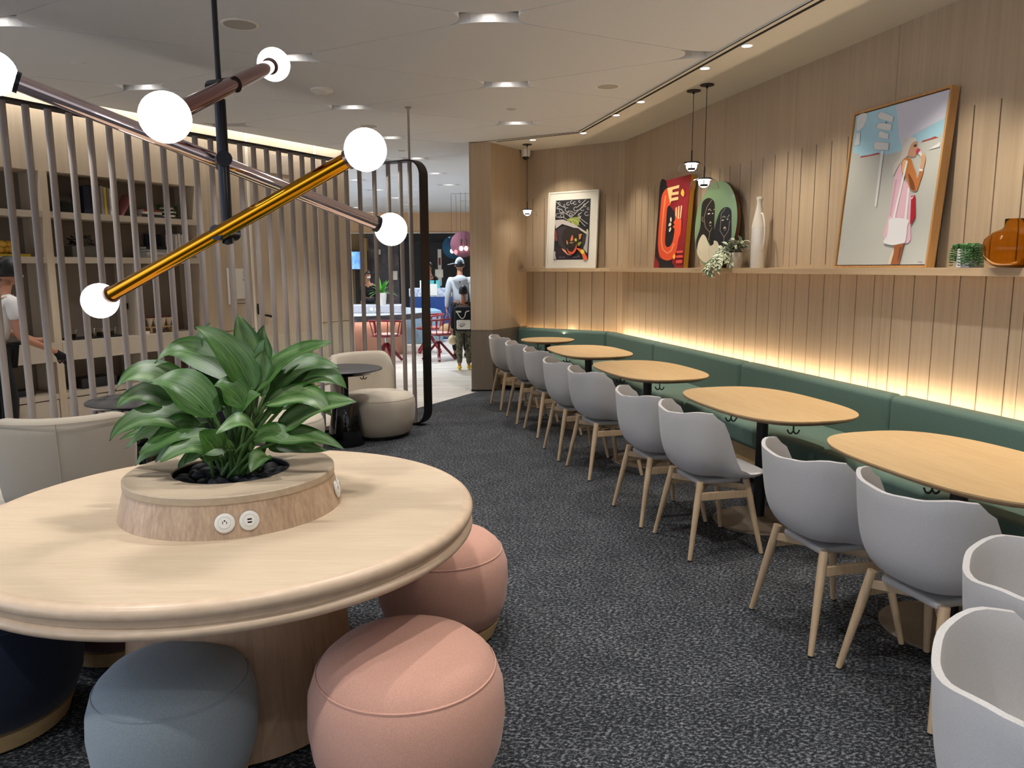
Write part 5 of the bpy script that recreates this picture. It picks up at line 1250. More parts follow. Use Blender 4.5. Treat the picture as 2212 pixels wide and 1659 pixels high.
p = V(-1.26, 7.08); lounge('beige lounge chair facing the black table at the end of the slat screen', p[0], p[1], math.radians(-42)-YAW)
p = V(-1.86, 6.02); lounge('beige lounge chair hidden behind the big plant, its seat edge showing', p[0], p[1], math.radians(25)-YAW)
def side_table(label, x, y):
    t = thing('cocktail_table', label, 'table', (x, y, 0), 0, 'black cocktail tables')
    m = MB(); m.lathe([(0, .68), (.326, .68), (.332, .676), (.332, .670), (.29, .642), (0, .640)], 64); m.build('tabletop', [plain('dark grey top', '#3c3b3b', .5)], t)
    m = MB(); m.lathe([(.3325, .6695), (.2905, .6405), (.28, .640), (.0, .6395)], 64); m.build('rim_underside', M_blackgloss, t)
    m = MB(); m.tube([(0, 0, .30), (0, 0, .64)], .033, 24); m.build('post', M_blackgloss, t)
    m = MB(); m.lathe([(0, .001), (.165, .001), (.168, .012), (.115, .345), (.10, .375), (.06, .39), (0, .39)], 48); m.build('cone_base', M_blackgloss, t)
    m = MB(); m.tube([(.16, -.10, .642), (.16, -.10, .60)], .004, 8)
    for s in (-1, 1): m.tube(smooth_open([(.16, -.10, .604), (.16+s*.012, -.10, .59), (.16+s*.03, -.10, .607)], 5), .004, 8)
    m.build('bag_hook', M_black, t); return t
p = V(-2.52, 5.13); side_table('black round cocktail table on a cone foot behind the left lounge chair', p[0], p[1])
p = V(-1.475, 6.70); side_table('black round cocktail table on a cone foot before the far lounge chair', p[0], p[1])
# suitcase behind the plant
p = V(-2.28, 5.55); su = thing('suitcase', 'dark navy suitcase with its telescopic handle up behind the plant', 'suitcase', (p[0], p[1], 0), -YAW-.25)
M_suit = plain('navy suitcase cloth', '#0b1020', .5)
m = MB(); m.box(-.20, .20, -.12, .12, .05, .62); m.build('body', M_suit, su, bevel=.03, segs=4)
m = MB()
for x in (-.135, .135): m.tube([(x, .08, .60), (x, .08, 1.0)], .009, 12)
m.build('telescopic_rail', M_chrome, su)
m = MB(); m.box(-.165, .165, .05, .11, .995, 1.045); m.build('handle', M_blackgloss, su, bevel=.014, segs=4)
for x in (-.15, .15):
    for y in (-.09, .09):
        m = MB(); m.tube([(x-.012, y, .026), (x+.012, y, .026)], .025, 18); m.build('wheel', M_black, su)
m = MB(); m.box(-.17, .17, -.124, -.119, .12, .34); m.box(-.17, .17, -.124, -.119, .38, .56); m.build('pocket', M_suit, su, bevel=.004)
text_mesh('badge', 'H.R', .035, M_plastic, su, (.02, -.1255, .30), (PI/2, 0, 0))

# ------------------------------------------------------------------ pictures on the shelf
_am = {}
def artmat(h):
    if h not in _am: _am[h] = plain('paint '+h[1:], h, .6)
    return _am[h]
def flat_art(m, mats, items, W_, H_, ox, oy, z, step=.00025, unit=True):
    for col, sm, pts_ in items:
        q = [((p[0]*W_+ox) if unit else p[0], (p[1]*H_+oy) if unit else p[1]) for p in pts_]
        if sm: q = [(a, b_) for a, b_ in smooth_closed(q, 4)]
        mt = artmat(col)
        if mt not in mats: mats.append(mt)
        z += step
        m.poly([(a, b_, z) for a, b_ in q], mats.index(mt))
    return z
def wallframe(x, y, z, xdir, tilt):
    X = Vector((xdir[0], xdir[1], 0)).normalized(); Z_ = X.cross(Vector((0, 0, 1))); Y = Vector((0, 0, 1))
    R = Matrix((X, Y, Z_)).transposed().to_4x4() @ Matrix.Rotation(-tilt, 4, 'X')
    return Matrix.Translation((x, y, z)) @ R
ZS = 1.5372
# woman painting: 0.845 x 1.03, oak tray frame
pw = thing('framed_painting', 'large oak framed painting of a woman in a pink dress eating ice cream', 'painting')
pw.matrix_world = wallframe(3.43, 4.262, ZS, (0, -1), math.radians(4.6))
Wd, Hd = .845, 1.03
m = MB(); fw_ = .014
for b_ in ((-Wd/2, -Wd/2+fw_, 0, Hd), (Wd/2-fw_, Wd/2, 0, Hd), (-Wd/2+fw_, Wd/2-fw_, 0, fw_), (-Wd/2+fw_, Wd/2-fw_, Hd-fw_, Hd)):
    m.box(b_[0], b_[1], b_[2], b_[3], -.058, .0)
m.build('frame', wood('oiled oak frame', '#a87a48', '#c29560', (40, 3, 40), rough=.5), pw, bevel=.001)
m = MB(); m.box(-Wd/2+fw_, Wd/2-fw_, fw_, Hd-fw_, -.058, -.045); m.build('backing', M_slot, pw)
g = .006; x0, y0, w_, h_ = -Wd/2+fw_+g, fw_+g, Wd-2*(fw_+g), Hd-2*(fw_+g)
m = MB(); m.box(x0, x0+w_, y0, y0+h_, -.045, -.010); mats = [plain('canvas edge', '#d8d2c8', .7)]
flat_art(m, mats, ART_WOMAN, w_, h_, x0, y0, -.0099); m.build('canvas', mats, pw)
# red textile panel
pt = thing('textile_artwork', 'tall red and black tufted textile panel with orange hands and mustard sides', 'artwork')
pt.matrix_world = wallframe(3.44, 7.355, ZS, (0, -1), math.radians(3.5))
m = MB(); m.box(-.345, .345, 0, .895, -.055, -.004); m.build('stretcher', plain('mustard cloth', '#b98420', .8), pt, bevel=.004)
m = MB(); m.box(-.345, .345, 0, .895, -.004, 0); mats = [plain('deep red pile', '#8b1320', .95)]
flat_art(m, mats, ART_TEXTILE, .69, .895, -.345, 0, .0001, .0004); m.build('tufted_face', mats, pt)
# round portrait
po = thing('round_painting', 'round green painting of two dark haired women on a thick disc', 'painting')
po.matrix_world = wallframe(3.445, 6.445, ZS, (0, -1), math.radians(3.0))
RR = .385
m = MB(); m.lathe([(0, -.035), (RR, -.035), (RR, -.001), (0, -.001)], 96, T=Matrix.Translation((0, RR, 0))); m.build('disc_edge', plain('lacquered brown edge', '#4a2413', .15, coat=.5), po)
m = MB(); m.poly([(RR*math.cos(2*PI*k/96), RR+RR*math.sin(2*PI*k/96), 0) for k in range(96)]); mats = [plain('sage paint', '#7d9a74', .2, coat=.4)]
items = [(c_, s_, [(p[0], p[1]+RR) for p in q]) for c_, s_, q in ART_ROUND]
flat_art(m, mats, items, 1, 1, 0, 0, .0002, .00025, unit=False); m.build('painted_face', mats, po)
# white framed print on the short wall
c_ = K+EB*.742+MB_N*.125
pp_ = thing('framed_print', 'white framed black and white patterned portrait print with orange face', 'print')
pp_.matrix_world = wallframe(c_.x, c_.y, ZS, (EB.x, EB.y), math.radians(4.0))
Wd, Hd = .725, .955; m = MB(); f_ = .02
for b_ in ((-Wd/2, -Wd/2+f_, 0, Hd), (Wd/2-f_, Wd/2, 0, Hd), (-Wd/2+f_, Wd/2-f_, 0, f_), (-Wd/2+f_, Wd/2-f_, Hd-f_, Hd)): m.box(*b_, -.03, 0)
m.build('frame', M_plastic, pp_, bevel=.0015)
m = MB(); m.box(-Wd/2+f_, Wd/2-f_, f_, Hd-f_, -.03, -.008); mats = [plain('off white mount board', '#d9d5cc', .8)]
flat_art(m, mats, ART_PRINT, .505, .745, -.2525, .105, -.0078, .0001); m.build('mounted_print', mats, pp_)

# ------------------------------------------------------------------ vases and plants on the shelf
bt = thing('ceramic_bottle', 'tall white ceramic bottle with one long handle beside the round painting', 'vase', (3.45, 5.69, ZS))
m = MB(); m.lathe([(0, 0), (.054, 0), (.057, .006), (.0575, .32), (.0575, .325)], 40); m.build('glazed_body', M_ceramic, bt)
m = MB(); m.lathe([(.0575, .325), (.055, .335), (.045, .385), (.033, .44), (.024, .485), (.020, .52), (.021, .53), (.026, .545), (.026, .558), (.021, .565), (.012, .563), (.010, .50), (0, .50)], 40); m.build('neck', M_ceramicmatt, bt)
hp = smooth_open([(.0, -.036, .425), (0, -.052, .425), (.0, -.082, .36), (0, -.094, .28), (0, -.088, .20), (0, -.068, .145), (0, -.058, .13)], 5)
m = MB(); m.tube(hp, [.009]*12+[.0075]*12+[.006]*7, 12); m.build('handle', M_ceramicmatt, bt)
hp = smooth_open([(.0, .056, .28), (0, .066, .24), (0, .066, .18), (0, .056, .13)], 5)
m = MB(); m.tube(hp, .006, 10); m.build('handle', M_ceramicmatt, bt)
tp = thing('trailing_plant', 'trailing variegated plant spilling over the shelf from a white ribbed pot', 'plant', (3.44, 6.035, ZS))
m = MB()
n = 60; vs = []
for z, r in ((0, .058), (.002, .060), (.125, .068), (.13, .067), (.13, .062), (.115, .060)):
    for k in range(n): vs.append(((r+(.0016 if k % 2 else 0))*math.cos(2*PI*k/n), (r+(.0016 if k % 2 else 0))*math.sin(2*PI*k/n), z))
fs = [(i*n+k, i*n+(k+1) % n, (i+1)*n+(k+1) % n, (i+1)*n+k) for i in range(5) for k in range(n)]+[tuple(range(n)), tuple(range(5*n, 6*n))]
m.add(vs, fs, 0, True); m.build('pot', M_ceramicmatt, tp, sharp=50)
M_trad = leaf_mat('striped trailing leaf', '#2b3f27', '#47603b', '#d5d8bb', 1.6)
lv = Leaves(); st = MB()
r_ = random.Random(3)
for k in range(60):
    a = r_.uniform(0, 2*PI); r = r_.uniform(0, .075); z = .13+r_.uniform(.0, .10)
    b_ = Vector((r*math.cos(a)*.9, r*math.sin(a), z)); d = Vector((math.cos(a+r_.uniform(-1, 1))*.8, math.sin(a+r_.uniform(-1, 1)), r_.uniform(-.3, .5))).normalized()
    if b_.x+d.x*.06 > .09: d.x = -abs(d.x)
    L_ = r_.uniform(.05, .075)
    lv.blade(b_, b_+d*L_*.5+Vector((0, 0, .012)), b_+d*L_, .034, (-.4, 0, .9), r_.uniform(.6, 1), nu=8, nv=5, seed=k, fold=.3, wav=.02)
# vines: over the front edge, to the left (+Y) and down
vines = [[(-.05, .03, .13), (-.09, .07, .11), (-.12, .12, .04), (-.145, .16, -.02), (-.15, .17, -.07)], [(-.05, .0, .13), (-.10, .03, .10), (-.145, .06, .01), (-.155, .07, -.05), (-.15, .08, -.075)],
         [(-.05, .05, .13), (-.06, .12, .12), (-.08, .19, .05), (-.10, .24, .02), (-.13, .25, -.05)], [(-.06, -.01, .12), (-.12, -.03, .06), (-.15, -.04, .0), (-.155, -.03, -.05)],
         [(-.05, -.04, .12), (-.09, -.09, .06), (-.11, -.13, .03), (-.11, -.17, .035)], [(-.03, .06, .14), (-.04, .13, .16), (-.05, .17, .12), (-.06, .20, .06)], [(-.06, .02, .12), (-.12, .08, .07), (-.15, .11, .0), (-.16, .13, -.06)]]
for vi, v in enumerate(vines):
    P = smooth_open(v, 5); st.tube(P, .0022, 6)
    for q in range(1, len(P)-1, 2):
        for s in (-1, 1):
            d = Vector((-.35+r_.uniform(-.3, .1), s*.8+r_.uniform(-.3, .3), r_.uniform(-.5, .25))).normalized(); L_ = r_.uniform(.05, .075)
            lv.blade(P[q], P[q]+d*L_*.5+Vector((-.004, 0, .012)), P[q]+d*L_+Vector((0, 0, -.008)), .034, (-.7, 0, .7), r_.uniform(.6, 1), nu=8, nv=5, seed=q+vi, fold=.25, wav=.02)
lv.build('foliage', M_trad, tp); st.build('vines', M_stem, tp)
sp_ = thing('string_succulent', 'green string succulent hanging round a small white marble cube pot', 'plant', (3.44, 3.535, ZS))
m = MB(); m.box(-.05, .05, -.045, .045, 0, .102); m.build('pot', plain('white marble', '#c9c8c8', .4), sp_, bevel=.003)
M_succ = plain('succulent green', '#3f6b36', .45)
m = MB(); r_ = random.Random(5)
strings = []
for k in range(26):
    y = r_.uniform(-.05, .05); x = r_.uniform(-.05, .03)
    side = r_.choice([(-1, 0), (0, 1), (0, -1), (-1, .5), (-1, -.5), (0, 1), (0, -1)])
    ln = r_.uniform(.05, .115)
    ex = (-.062 if side[0] else x); ey = (y if side[0] and not side[1] else math.copysign(.06, side[1]) if side[1] else y)
    strings.append([Vector((x, y, .108)), Vector(((x+ex)/2, (y+ey)/2, .125)), Vector((ex, ey, .10)), Vector((ex*1.06, ey*1.08, max(.012, .10-ln)))])
for P in strings:
    P = smooth_open(P, 6)
    for q, p in enumerate(P):
        for s in range(3):
            a = q*2.4+s*2.1; d = Vector((math.cos(a), math.sin(a), .35))
            tq = d.to_track_quat('Z', 'Y').to_matrix().to_4x4()
            m.ball(p+d*.006, .0062, 6, sc_=(.6, .6, 1.35), T=tq)
m.build('foliage', M_succ, sp_)
av = thing('amber_vase', 'squat round amber glass vase with a short neck at the right end of the shelf', 'vase', (3.42, 3.255, ZS))
prof = [(0, 0), (.055, .0), (.10, .018), (.132, .06), (.138, .10), (.128, .145), (.095, .178), (.06, .192), (.047, .20), (.044, .212), (.044, .245)]
inn = [(max(0, r-.003), z+(.004 if z < .02 else 0)) for r, z in reversed(prof)]
m = MB(); m.lathe(prof+inn, 56); m.build('glass_body', M_amber, av, sharp=0)
# ------------------------------------------------------------------ people
def skin_shape(nodes, edges, root, sub=1):
    """grow a smooth surface round a skeleton; nodes: name -> (xyz, (rx, ry))"""
    names = list(nodes); ix = {n_: i for i, n_ in enumerate(names)}
    me = bpy.data.meshes.new('tmp'); me.from_pydata([nodes[n_][0] for n_ in names], [(ix[a], ix[b_]) for a, b_ in edges], []); me.update()
    o = bpy.data.objects.new('tmp', me); C.objects.link(o)
    md = o.modifiers.new('s', 'SKIN'); md.use_smooth_shade = True; md.branch_smoothing = .6
    if not me.skin_vertices: me.skin_vertices.new()
    for i, n_ in enumerate(names):
        r = nodes[n_][1]; me.skin_vertices[0].data[i].radius = r if isinstance(r, tuple) else (r, r)
        me.skin_vertices[0].data[i].use_root = (n_ == root)
    m2 = o.modifiers.new('u', 'SUBSURF'); m2.levels = sub; m2.render_levels = sub
    dg = bpy.context.evaluated_depsgraph_get(); ev = o.evaluated_get(dg); em = ev.to_mesh()
    vs = [tuple(v.co) for v in em.vertices]; fs = [tuple(p.vertices) for p in em.polygons]
    ev.to_mesh_clear(); bpy.data.objects.remove(o); bpy.data.meshes.remove(me)
    return vs, fs
def person(label, loc, rz, h, pose, skin, top, bottom, shoes, lean=0.0, sleeves='long'):
    t = thing('person', label, 'person', loc, rz); k = h/1.75
    J = dict(pelvis=(0, 0, .93), waist=(0, 0, 1.08), chest=(0, 0, 1.28), neck0=(0, -.005, 1.43), neck1=(0, .01, 1.52), head=(0, .02, 1.60),
             shR=(.175, 0, 1.40), elR=(.215, -.02, 1.12), wrR=(.225, .03, .88), haR=(.225, .045, .82), shL=(-.175, 0, 1.40), elL=(-.215, -.02, 1.12), wrL=(-.225, .03, .88), haL=(-.225, .045, .82),
             hiR=(.095, 0, .90), knR=(.105, .02, .50), anR=(.105, -.02, .09), toR=(.115, .12, .03), hiL=(-.095, 0, .90), knL=(-.105, .02, .50), anL=(-.105, -.02, .09), toL=(-.115, .12, .03))
    J.update(pose); J = {a: Vector(v)*k for a, v in J.items()}
    Rd = dict(pelvis=(.145, .105), waist=(.13, .095), chest=(.15, .105), neck0=(.06, .06), neck1=(.05, .05), head=(.055, .06), shR=.058, elR=.040, wrR=.026, haR=(.022, .036), hiR=.085, knR=.056, anR=.038, toR=(.04, .028))
    Rd.update({a[:-1]+'L': Rd[a] for a in list(Rd) if a.endswith('R')})
    nodes = {a: (J[a], tuple(q*k for q in (Rd[a] if isinstance(Rd[a], tuple) else (Rd[a], Rd[a])))) for a in J}
    E_ = [('pelvis', 'waist'), ('waist', 'chest'), ('chest', 'neck0'), ('neck0', 'neck1'), ('neck1', 'head')]
    for s in 'RL': E_ += [('chest', 'sh'+s), ('sh'+s, 'el'+s), ('el'+s, 'wr'+s), ('wr'+s, 'ha'+s), ('pelvis', 'hi'+s), ('hi'+s, 'kn'+s), ('kn'+s, 'an'+s), ('an'+s, 'to'+s)]
    # five fingers on each hand, curled a little
    for s, sg_ in (('R', 1), ('L', -1)):
        d = (J['ha'+s]-J['wr'+s]).normalized(); side = d.cross(Vector((1, 0, 0)))
        if side.length < .1: side = Vector((0, 1, 0))
        side.normalize(); inw = side.cross(d).normalized()*sg_
        for q in range(4):
            b_ = J['ha'+s]+side*(q-1.5)*.019*k+d*.035*k; L_ = (.066, .076, .072, .055)[q]*k
            nodes['f%s%d' % (s, q)] = (b_, (.0095*k,)*2); nodes['g%s%d' % (s, q)] = (b_+d*L_*.55-inw*.006*k, (.0085*k,)*2); nodes['h%s%d' % (s, q)] = (b_+d*L_-inw*.022*k, (.007*k,)*2)
            E_ += [('ha'+s, 'f%s%d' % (s, q)), ('f%s%d' % (s, q), 'g%s%d' % (s, q)), ('g%s%d' % (s, q), 'h%s%d' % (s, q))]
        b_ = J['ha'+s]-d*.012*k+side*.038*k
        nodes['f%s4' % s] = (b_, (.011*k,)*2); nodes['g%s4' % s] = (b_+d*.04*k+side*.014*k, (.009*k,)*2)
        E_ += [('ha'+s, 'f%s4' % s), ('f%s4' % s, 'g%s4' % s)]
    m = MB(); vs, fs = skin_shape(nodes, E_, 'pelvis'); m.add(vs, fs, 0, True)
    hd = J['head']+Vector((0, .012, .045))*k
    hv = MB(); hv.ball((0, 0, 0), 1.0, 28)
    out = []
    for v in hv.v:
        x, y, z = v; x2, y2, z2 = x*.076, y*.096, z*.118
        if z < 0: x2 *= 1-.28*(-z); y2 *= 1-.10*(-z)
        if y > .82 and -.28 < z < .12: y2 += .016*(1-abs(z+.1)/.25)*(1-min(1, abs(x)/.3))
        out.append(hd+Vector((x2, y2, z2))*k)
    m.add(out, hv.f, 0, True)
    for s in (1, -1): m.ball(hd+Vector((s*.077, -.008, -.01))*k, .03*k, 10, sc_=(.35, .7, 1))
    m.build('body', skin, t, sharp=0)
    def cloth(name, mat, keep, edges, grow, root):
        nd = {a: (J[a] if a in J else nodes[a][0], tuple(q*g+.004 for q in nodes[a][1])) for a, g in keep.items()}
        for a, rep in grow.items(): nd[a] = rep
        mm = MB(); v2, f2 = skin_shape(nd, edges, root); mm.add(v2, f2, 0, True); return mm.build(name, mat, t, sharp=0)
    ks = {'pelvis': 1.12, 'waist': 1.18, 'chest': 1.15, 'neck0': 1.25, 'shR': 1.3, 'shL': 1.3, 'elR': 1.4, 'elL': 1.4}
    es = [('pelvis', 'waist'), ('waist', 'chest'), ('chest', 'neck0')]+[e for s in 'RL' for e in (('chest', 'sh'+s), ('sh'+s, 'el'+s))]
    if sleeves == 'long':
        ks.update({'wrR': 1.5, 'wrL': 1.5}); es += [('elR', 'wrR'), ('elL', 'wrL')]; gr = {}
    else:
        gr = {}
        for s in 'RL':
            gr['el'+s] = (J['sh'+s].lerp(J['el'+s], .62), (.062*k, .062*k))
    cloth('top', top, ks, es, gr, 'pelvis')
    kb = {'pelvis': 1.08, 'hiR': 1.12, 'hiL': 1.12, 'knR': 1.28, 'knL': 1.28, 'anR': 1.45, 'anL': 1.45}
    cloth('trousers', bottom, kb, [e for s in 'RL' for e in (('pelvis', 'hi'+s), ('hi'+s, 'kn'+s), ('kn'+s, 'an'+s))], {}, 'pelvis')
    for s in 'RL':
        a, b_ = J['an'+s], J['to'+s]; mm = MB(); d = (b_-a); d.z = 0; d.normalize()
        mm.ball(a.lerp(b_, .42)+Vector((0, 0, -a.z*.5+.02)), .05*k, 14, sc_=(.95, 2.7, .95), T=Matrix.Rotation(math.atan2(-d.x, d.y), 4, 'Z'))
        mm.v = [(v[0], v[1], max(.004, v[2])) for v in mm.v]; mm.build('shoe', shoes, t, sharp=0)
    return t, hd, k, J
def hair(t, hd, k, mat, low=-.35, puff=1.1, name='hair'):
    hv = MB(); hv.ball((0, 0, 0), 1.0, 26); keep = []
    m = MB(); vs = [hd+Vector((v[0]*.078*puff, v[1]*.098*puff-.004, v[2]*.12*puff+.004))*k for v in hv.v]
    fs = [f for f in hv.f if all(hv.v[i][2] > (.30 if hv.v[i][1] > .35 else low) for i in f)]
    m.add(vs, fs, 0, True); return m.build(name, mat, t, sharp=0, solid=.006)
M_hair = plain('dark hair', '#0d0a09', .5)
M_greyhood = fabric('pale grey jersey', '#a4abb2', '#b4bac0', 200)
M_dark = plain('dark cloth', '#101218', .85); M_darker = plain('black cloth', '#08080a', .85)
M_white_tee = plain('white cotton', '#d6d2cd', .85)
p = V(-.885, 13.3)
man, hd, k, J = person('man in pale grey hoodie and cap walking away in the bright hall', (p[0], p[1], 0), -YAW+.12, 1.70, dict(wrL=(-.235, .02, .89), haL=(-.235, .03, .83), knR=(.1, .10, .50), anR=(.1, .03, .10), toR=(.11, .17, .03), knL=(-.1, -.03, .5), anL=(-.1, -.16, .12), toL=(-.105, -.03, .04)), M_skin, M_greyhood, M_dark, M_darker)
hair(man, hd, k, M_hair, -.4, 1.03)
m = MB(); cap_m = plain('light grey cap', '#a9b3bd', .8); hv = MB(); hv.ball((0, 0, 0), 1, 28)
m.add([hd+Vector((v[0]*.086, v[1]*.106, max(v[2], .08)*.128+.006))*k for v in hv.v], hv.f, 0, True)
m.add([hd+Vector(q)*k for q in ((-.11, .02, .022), (-.20, .06, .0), (-.21, .12, -.002), (-.13, .14, .01), (-.05, .10, .03), (-.11, .02, .030), (-.20, .06, .008), (-.21, .12, .006), (-.13, .14, .018), (-.05, .10, .038))], [(4, 3, 2, 1, 0), (5, 6, 7, 8, 9), (0, 1, 6, 5), (1, 2, 7, 6), (2, 3, 8, 7), (3, 4, 9, 8), (4, 0, 5, 9)], 0)
m.build('cap', cap_m, man, sharp=50)
m = MB(); m.ball(Vector((0, -.085, 1.385))*k, .115*k, 20, sc_=(1.05, .55, .70)); m.build('hood', M_greyhood, man, sharp=0)
m = MB(); m.tube([Vector((-.012, -.175, 1.36))*k, Vector((-.012, -.178, 1.33))*k], .008, 8); m.build('hood_tag', M_darker, man)
hb = Vector((p[0], p[1], 0))+Matrix.Rotation(-YAW+.12, 3, 'Z') @ J['haL']
bg = thing('carry_bag', 'rounded tan bag hanging on cords from the hand of the man in the cap', 'bag', (hb.x+.01, hb.y-.02, .36), -YAW)
M_tan = plain('tan cloth', '#a98f66', .8)
m = MB(); m.ball((0, 0, .12), .145, 24, sc_=(1.05, .6, .85)); m.build('body', M_tan, bg, sharp=0)
m = MB(); m.tube(smooth_open([(-.07, 0, .2), (-.03, 0, .36), (.0, 0, .415), (.03, 0, .36), (.07, 0, .2)], 5), .006, 8); m.build('cord_handle', M_tan, bg)

p = V(-.735, 11.75)
M_camo, nt, b_ = newmat('camouflage cloth'); n_ = node(nt, 'ShaderNodeTexNoise', i_Scale=14.0, i_Detail=2.0, i_Distortion=.6); nt.links.new(coords(nt, (1, 1, 1)), n_.inputs['Vector'])
nt.links.new(ramp(nt, n_.outputs[0], [(.38, '#2f3026'), (.47, '#55543f'), (.55, '#6d6850'), (.63, '#3c3b2d')]), b_.inputs['Base Color']); b_.inputs['Roughness'].default_value = .9
M_yellow = plain('yellow shoe', '#d6b21c', .5)
boy, hd, k, J = person('boy with dark backpack and camouflage trousers walking away in the hall', (p[0], p[1], 0), -YAW, 1.26, dict(wrL=(-.24, .02, .86), haL=(-.24, .03, .80), knR=(.1, .08, .5), anR=(.1, .0, .1), toR=(.11, .14, .03), knL=(-.09, -.02, .5), anL=(-.09, -.12, .12), toL=(-.10, .02, .03)), M_skin, M_darker, M_camo, M_yellow)
hair(boy, hd, k, M_hair, -.5, 1.16)
bp = thing('backpack', 'small dark backpack with a white logo pocket on the back of the boy', 'backpack', (p[0], p[1], .0), -YAW)
m = MB(); m.box(-.135, .135, -.22, -.085, .60, .98); m.build('main_bag', M_dark, bp, bevel=.05, segs=5)
m = MB(); m.box(-.088, .118, -.262, -.215, .635, .775); m.build('pocket', M_plastic, bp, bevel=.016, segs=3)
sw = smooth_closed([(-.045, .70), (-.030, .678), (-.008, .676), (.055, .712), (-.004, .690), (-.024, .690), (-.034, .70)], 4)
m = MB(); m.poly([(a, -.2632, b_) for a, b_ in sw]); m.build('logo', M_ink, bp)
text_mesh('logo_word', 'NIKE', .034, M_ink, bp, (.0, -.2635, .715), (PI/2, 0, 0), 'CENTER', .0002)
m = MB(); m.tube(smooth_open([(-.09, -.225, .90), (-.02, -.232, .80), (.03, -.232, .82), (.05, -.228, .89), (.10, -.225, .91)], 5), .007, 8); m.box(-.10, -.02, -.228, -.222, .885, .91); m.build('cord', M_plastic, bp)
for s in (-1, 1):
    m = MB(); m.tube(smooth_open([(s*.085, -.10, .95), (s*.095, .0, 1.02), (s*.10, .085, .92), (s*.105, .07, .75), (s*.11, -.09, .66)], 5), .012, 8); m.build('strap', M_dark, bp)
hb = Vector((p[0], p[1], 0))+Matrix.Rotation(-YAW, 3, 'Z') @ J['haL']
m = MB(); m.ball((0, 0, -.075), .075, 22, sc_=(1, .9, 1)); m.tube([(0, 0, -.01), (0, 0, .03)], .012, 10)
tag(m.build('pouch', plain('cream plush', '#cdbf9f', .9), loc=(hb.x, hb.y, hb.z-.05), sharp=0), 'small round cream pouch hanging from the hand of the boy', 'pouch')

# staff woman behind the slats, reaching into the buffet
q = Lw(-1.27, -.44)
wm, hd, k, J = person('woman in white t-shirt, mask and black glove reaching into the buffet', (q[0], q[1], 0), LANG-PI/2, 1.66,
    dict(pelvis=(0, -.05, .93), waist=(0, .0, 1.08), chest=(0, .06, 1.27), neck0=(0, .10, 1.42), neck1=(0, .13, 1.50), head=(0, .16, 1.57), shR=(.17, .08, 1.39), shL=(-.17, .08, 1.39), elR=(.20, .10, 1.05), wrR=(.17, .40, .90), haR=(.16, .47, .84),
         elL=(-.20, .16, 1.10), wrL=(-.16, .38, 1.0), haL=(-.15, .44, .98), hiR=(.1, -.05, .9), hiL=(-.1, -.05, .9)), M_skin, M_white_tee, M_darker, M_darker, sleeves='short')
hair(wm, hd, k, M_hair, -.45, 1.10)
m = MB(); m.ball(hd+Vector((0, -.10, .06))*k, .045, 14); m.build('hair_bun', M_hair, wm, sharp=0)
def mask(t, hd, k, mat):
    hv = MB(); hv.ball((0, 0, 0), 1, 24); m = MB()
    fs = [f for f in hv.f if all(hv.v[i][1] > .45 and -.85 < hv.v[i][2] < -.02 for i in f)]
    m.add([hd+Vector((v[0]*.08, v[1]*.112, v[2]*.122))*k for v in hv.v], fs, 0, True); m.build('face_mask', mat, t, sharp=0, solid=.004)
mask(wm, hd, k, plain('pale blue mask', '#7ea9bd', .8))
g_ = {'wrR': (J['wrR'], (.034, .034)), 'haR': (J['haR'], (.026, .042))}
d = (J['haR']-J['wrR']).normalized(); side = d.cross(Vector((1, 0, 0))).normalized(); ed_ = [('wrR', 'haR')]
for q_ in range(4):
    b_ = J['haR']+side*(q_-1.5)*.019+d*.035; L_ = (.066, .076, .072, .055)[q_]
    g_['f%d' % q_] = (b_, (.0125, .0125)); g_['g%d' % q_] = (b_+d*L_*1.0-Vector((.012, 0, 0)), (.0105, .0105)); ed_ += [('haR', 'f%d' % q_), ('f%d' % q_, 'g%d' % q_)]
b_ = J['haR']-d*.012+side*.04; g_['f4'] = (b_, (.0135, .0135)); g_['g4'] = (b_+d*.04+side*.014, (.0115, .0115)); ed_ += [('haR', 'f4'), ('f4', 'g4')]
m = MB(); vs, fs = skin_shape(g_, ed_, 'wrR'); m.add(vs, fs, 0, True); m.build('glove', M_darker, wm, sharp=0)

p = V(-1.90, 18.0)
st_, hd, k, J = person('masked attendant in black behind the blue service counter', (p[0], p[1], 0), PI-YAW-.5, 1.66, dict(wrR=(.2, .22, 1.05), haR=(.17, .28, 1.07), wrL=(-.2, .22, 1.05), haL=(-.17, .28, 1.07)), M_skin, M_darker, M_darker, M_darker)
hair(st_, hd, k, M_hair, -.3, 1.12); mask(st_, hd, k, M_darker)
p = V(-3.55, 19.2)
fp, hd, k, J = person('small distant person in black with a white mask behind the fern', (p[0], p[1], 0), PI-YAW+.4, 1.45, {}, M_skin, M_darker, M_dark, M_darker)
hair(fp, hd, k, M_hair, -.3, 1.12); mask(fp, hd, k, M_plastic)

# ------------------------------------------------------------------ bright hall beyond
M_hallwood = wood('pale hall panelling', '#c9a37c', '#dcb892', (20, 20, .8), rough=.55, bs=.02)
M_stone, nt, b_ = newmat('grey stone panel'); n_ = node(nt, 'ShaderNodeTexNoise', i_Scale=2.2, i_Detail=7.0, i_Distortion=1.5); nt.links.new(coords(nt, (1, 1, 1)), n_.inputs['Vector'])
nt.links.new(ramp(nt, n_.outputs[0], [(.35, '#35333a'), (.55, '#4b484d'), (.7, '#6b6669')]), b_.inputs['Base Color']); b_.inputs['Roughness'].default_value = .5
YF = 21.6
def hall(name, mat, x0, x1, y0, y1, z0, z1, **k):
    m = MB(); c = V((x0+x1)/2, (y0+y1)/2); m.box((x0-x1)/2, (x1-x0)/2, (y0-y1)/2, (y1-y0)/2, z0, z1)
    return m.build(name, mat, loc=(c[0], c[1], 0), rz=-YAW, **k)
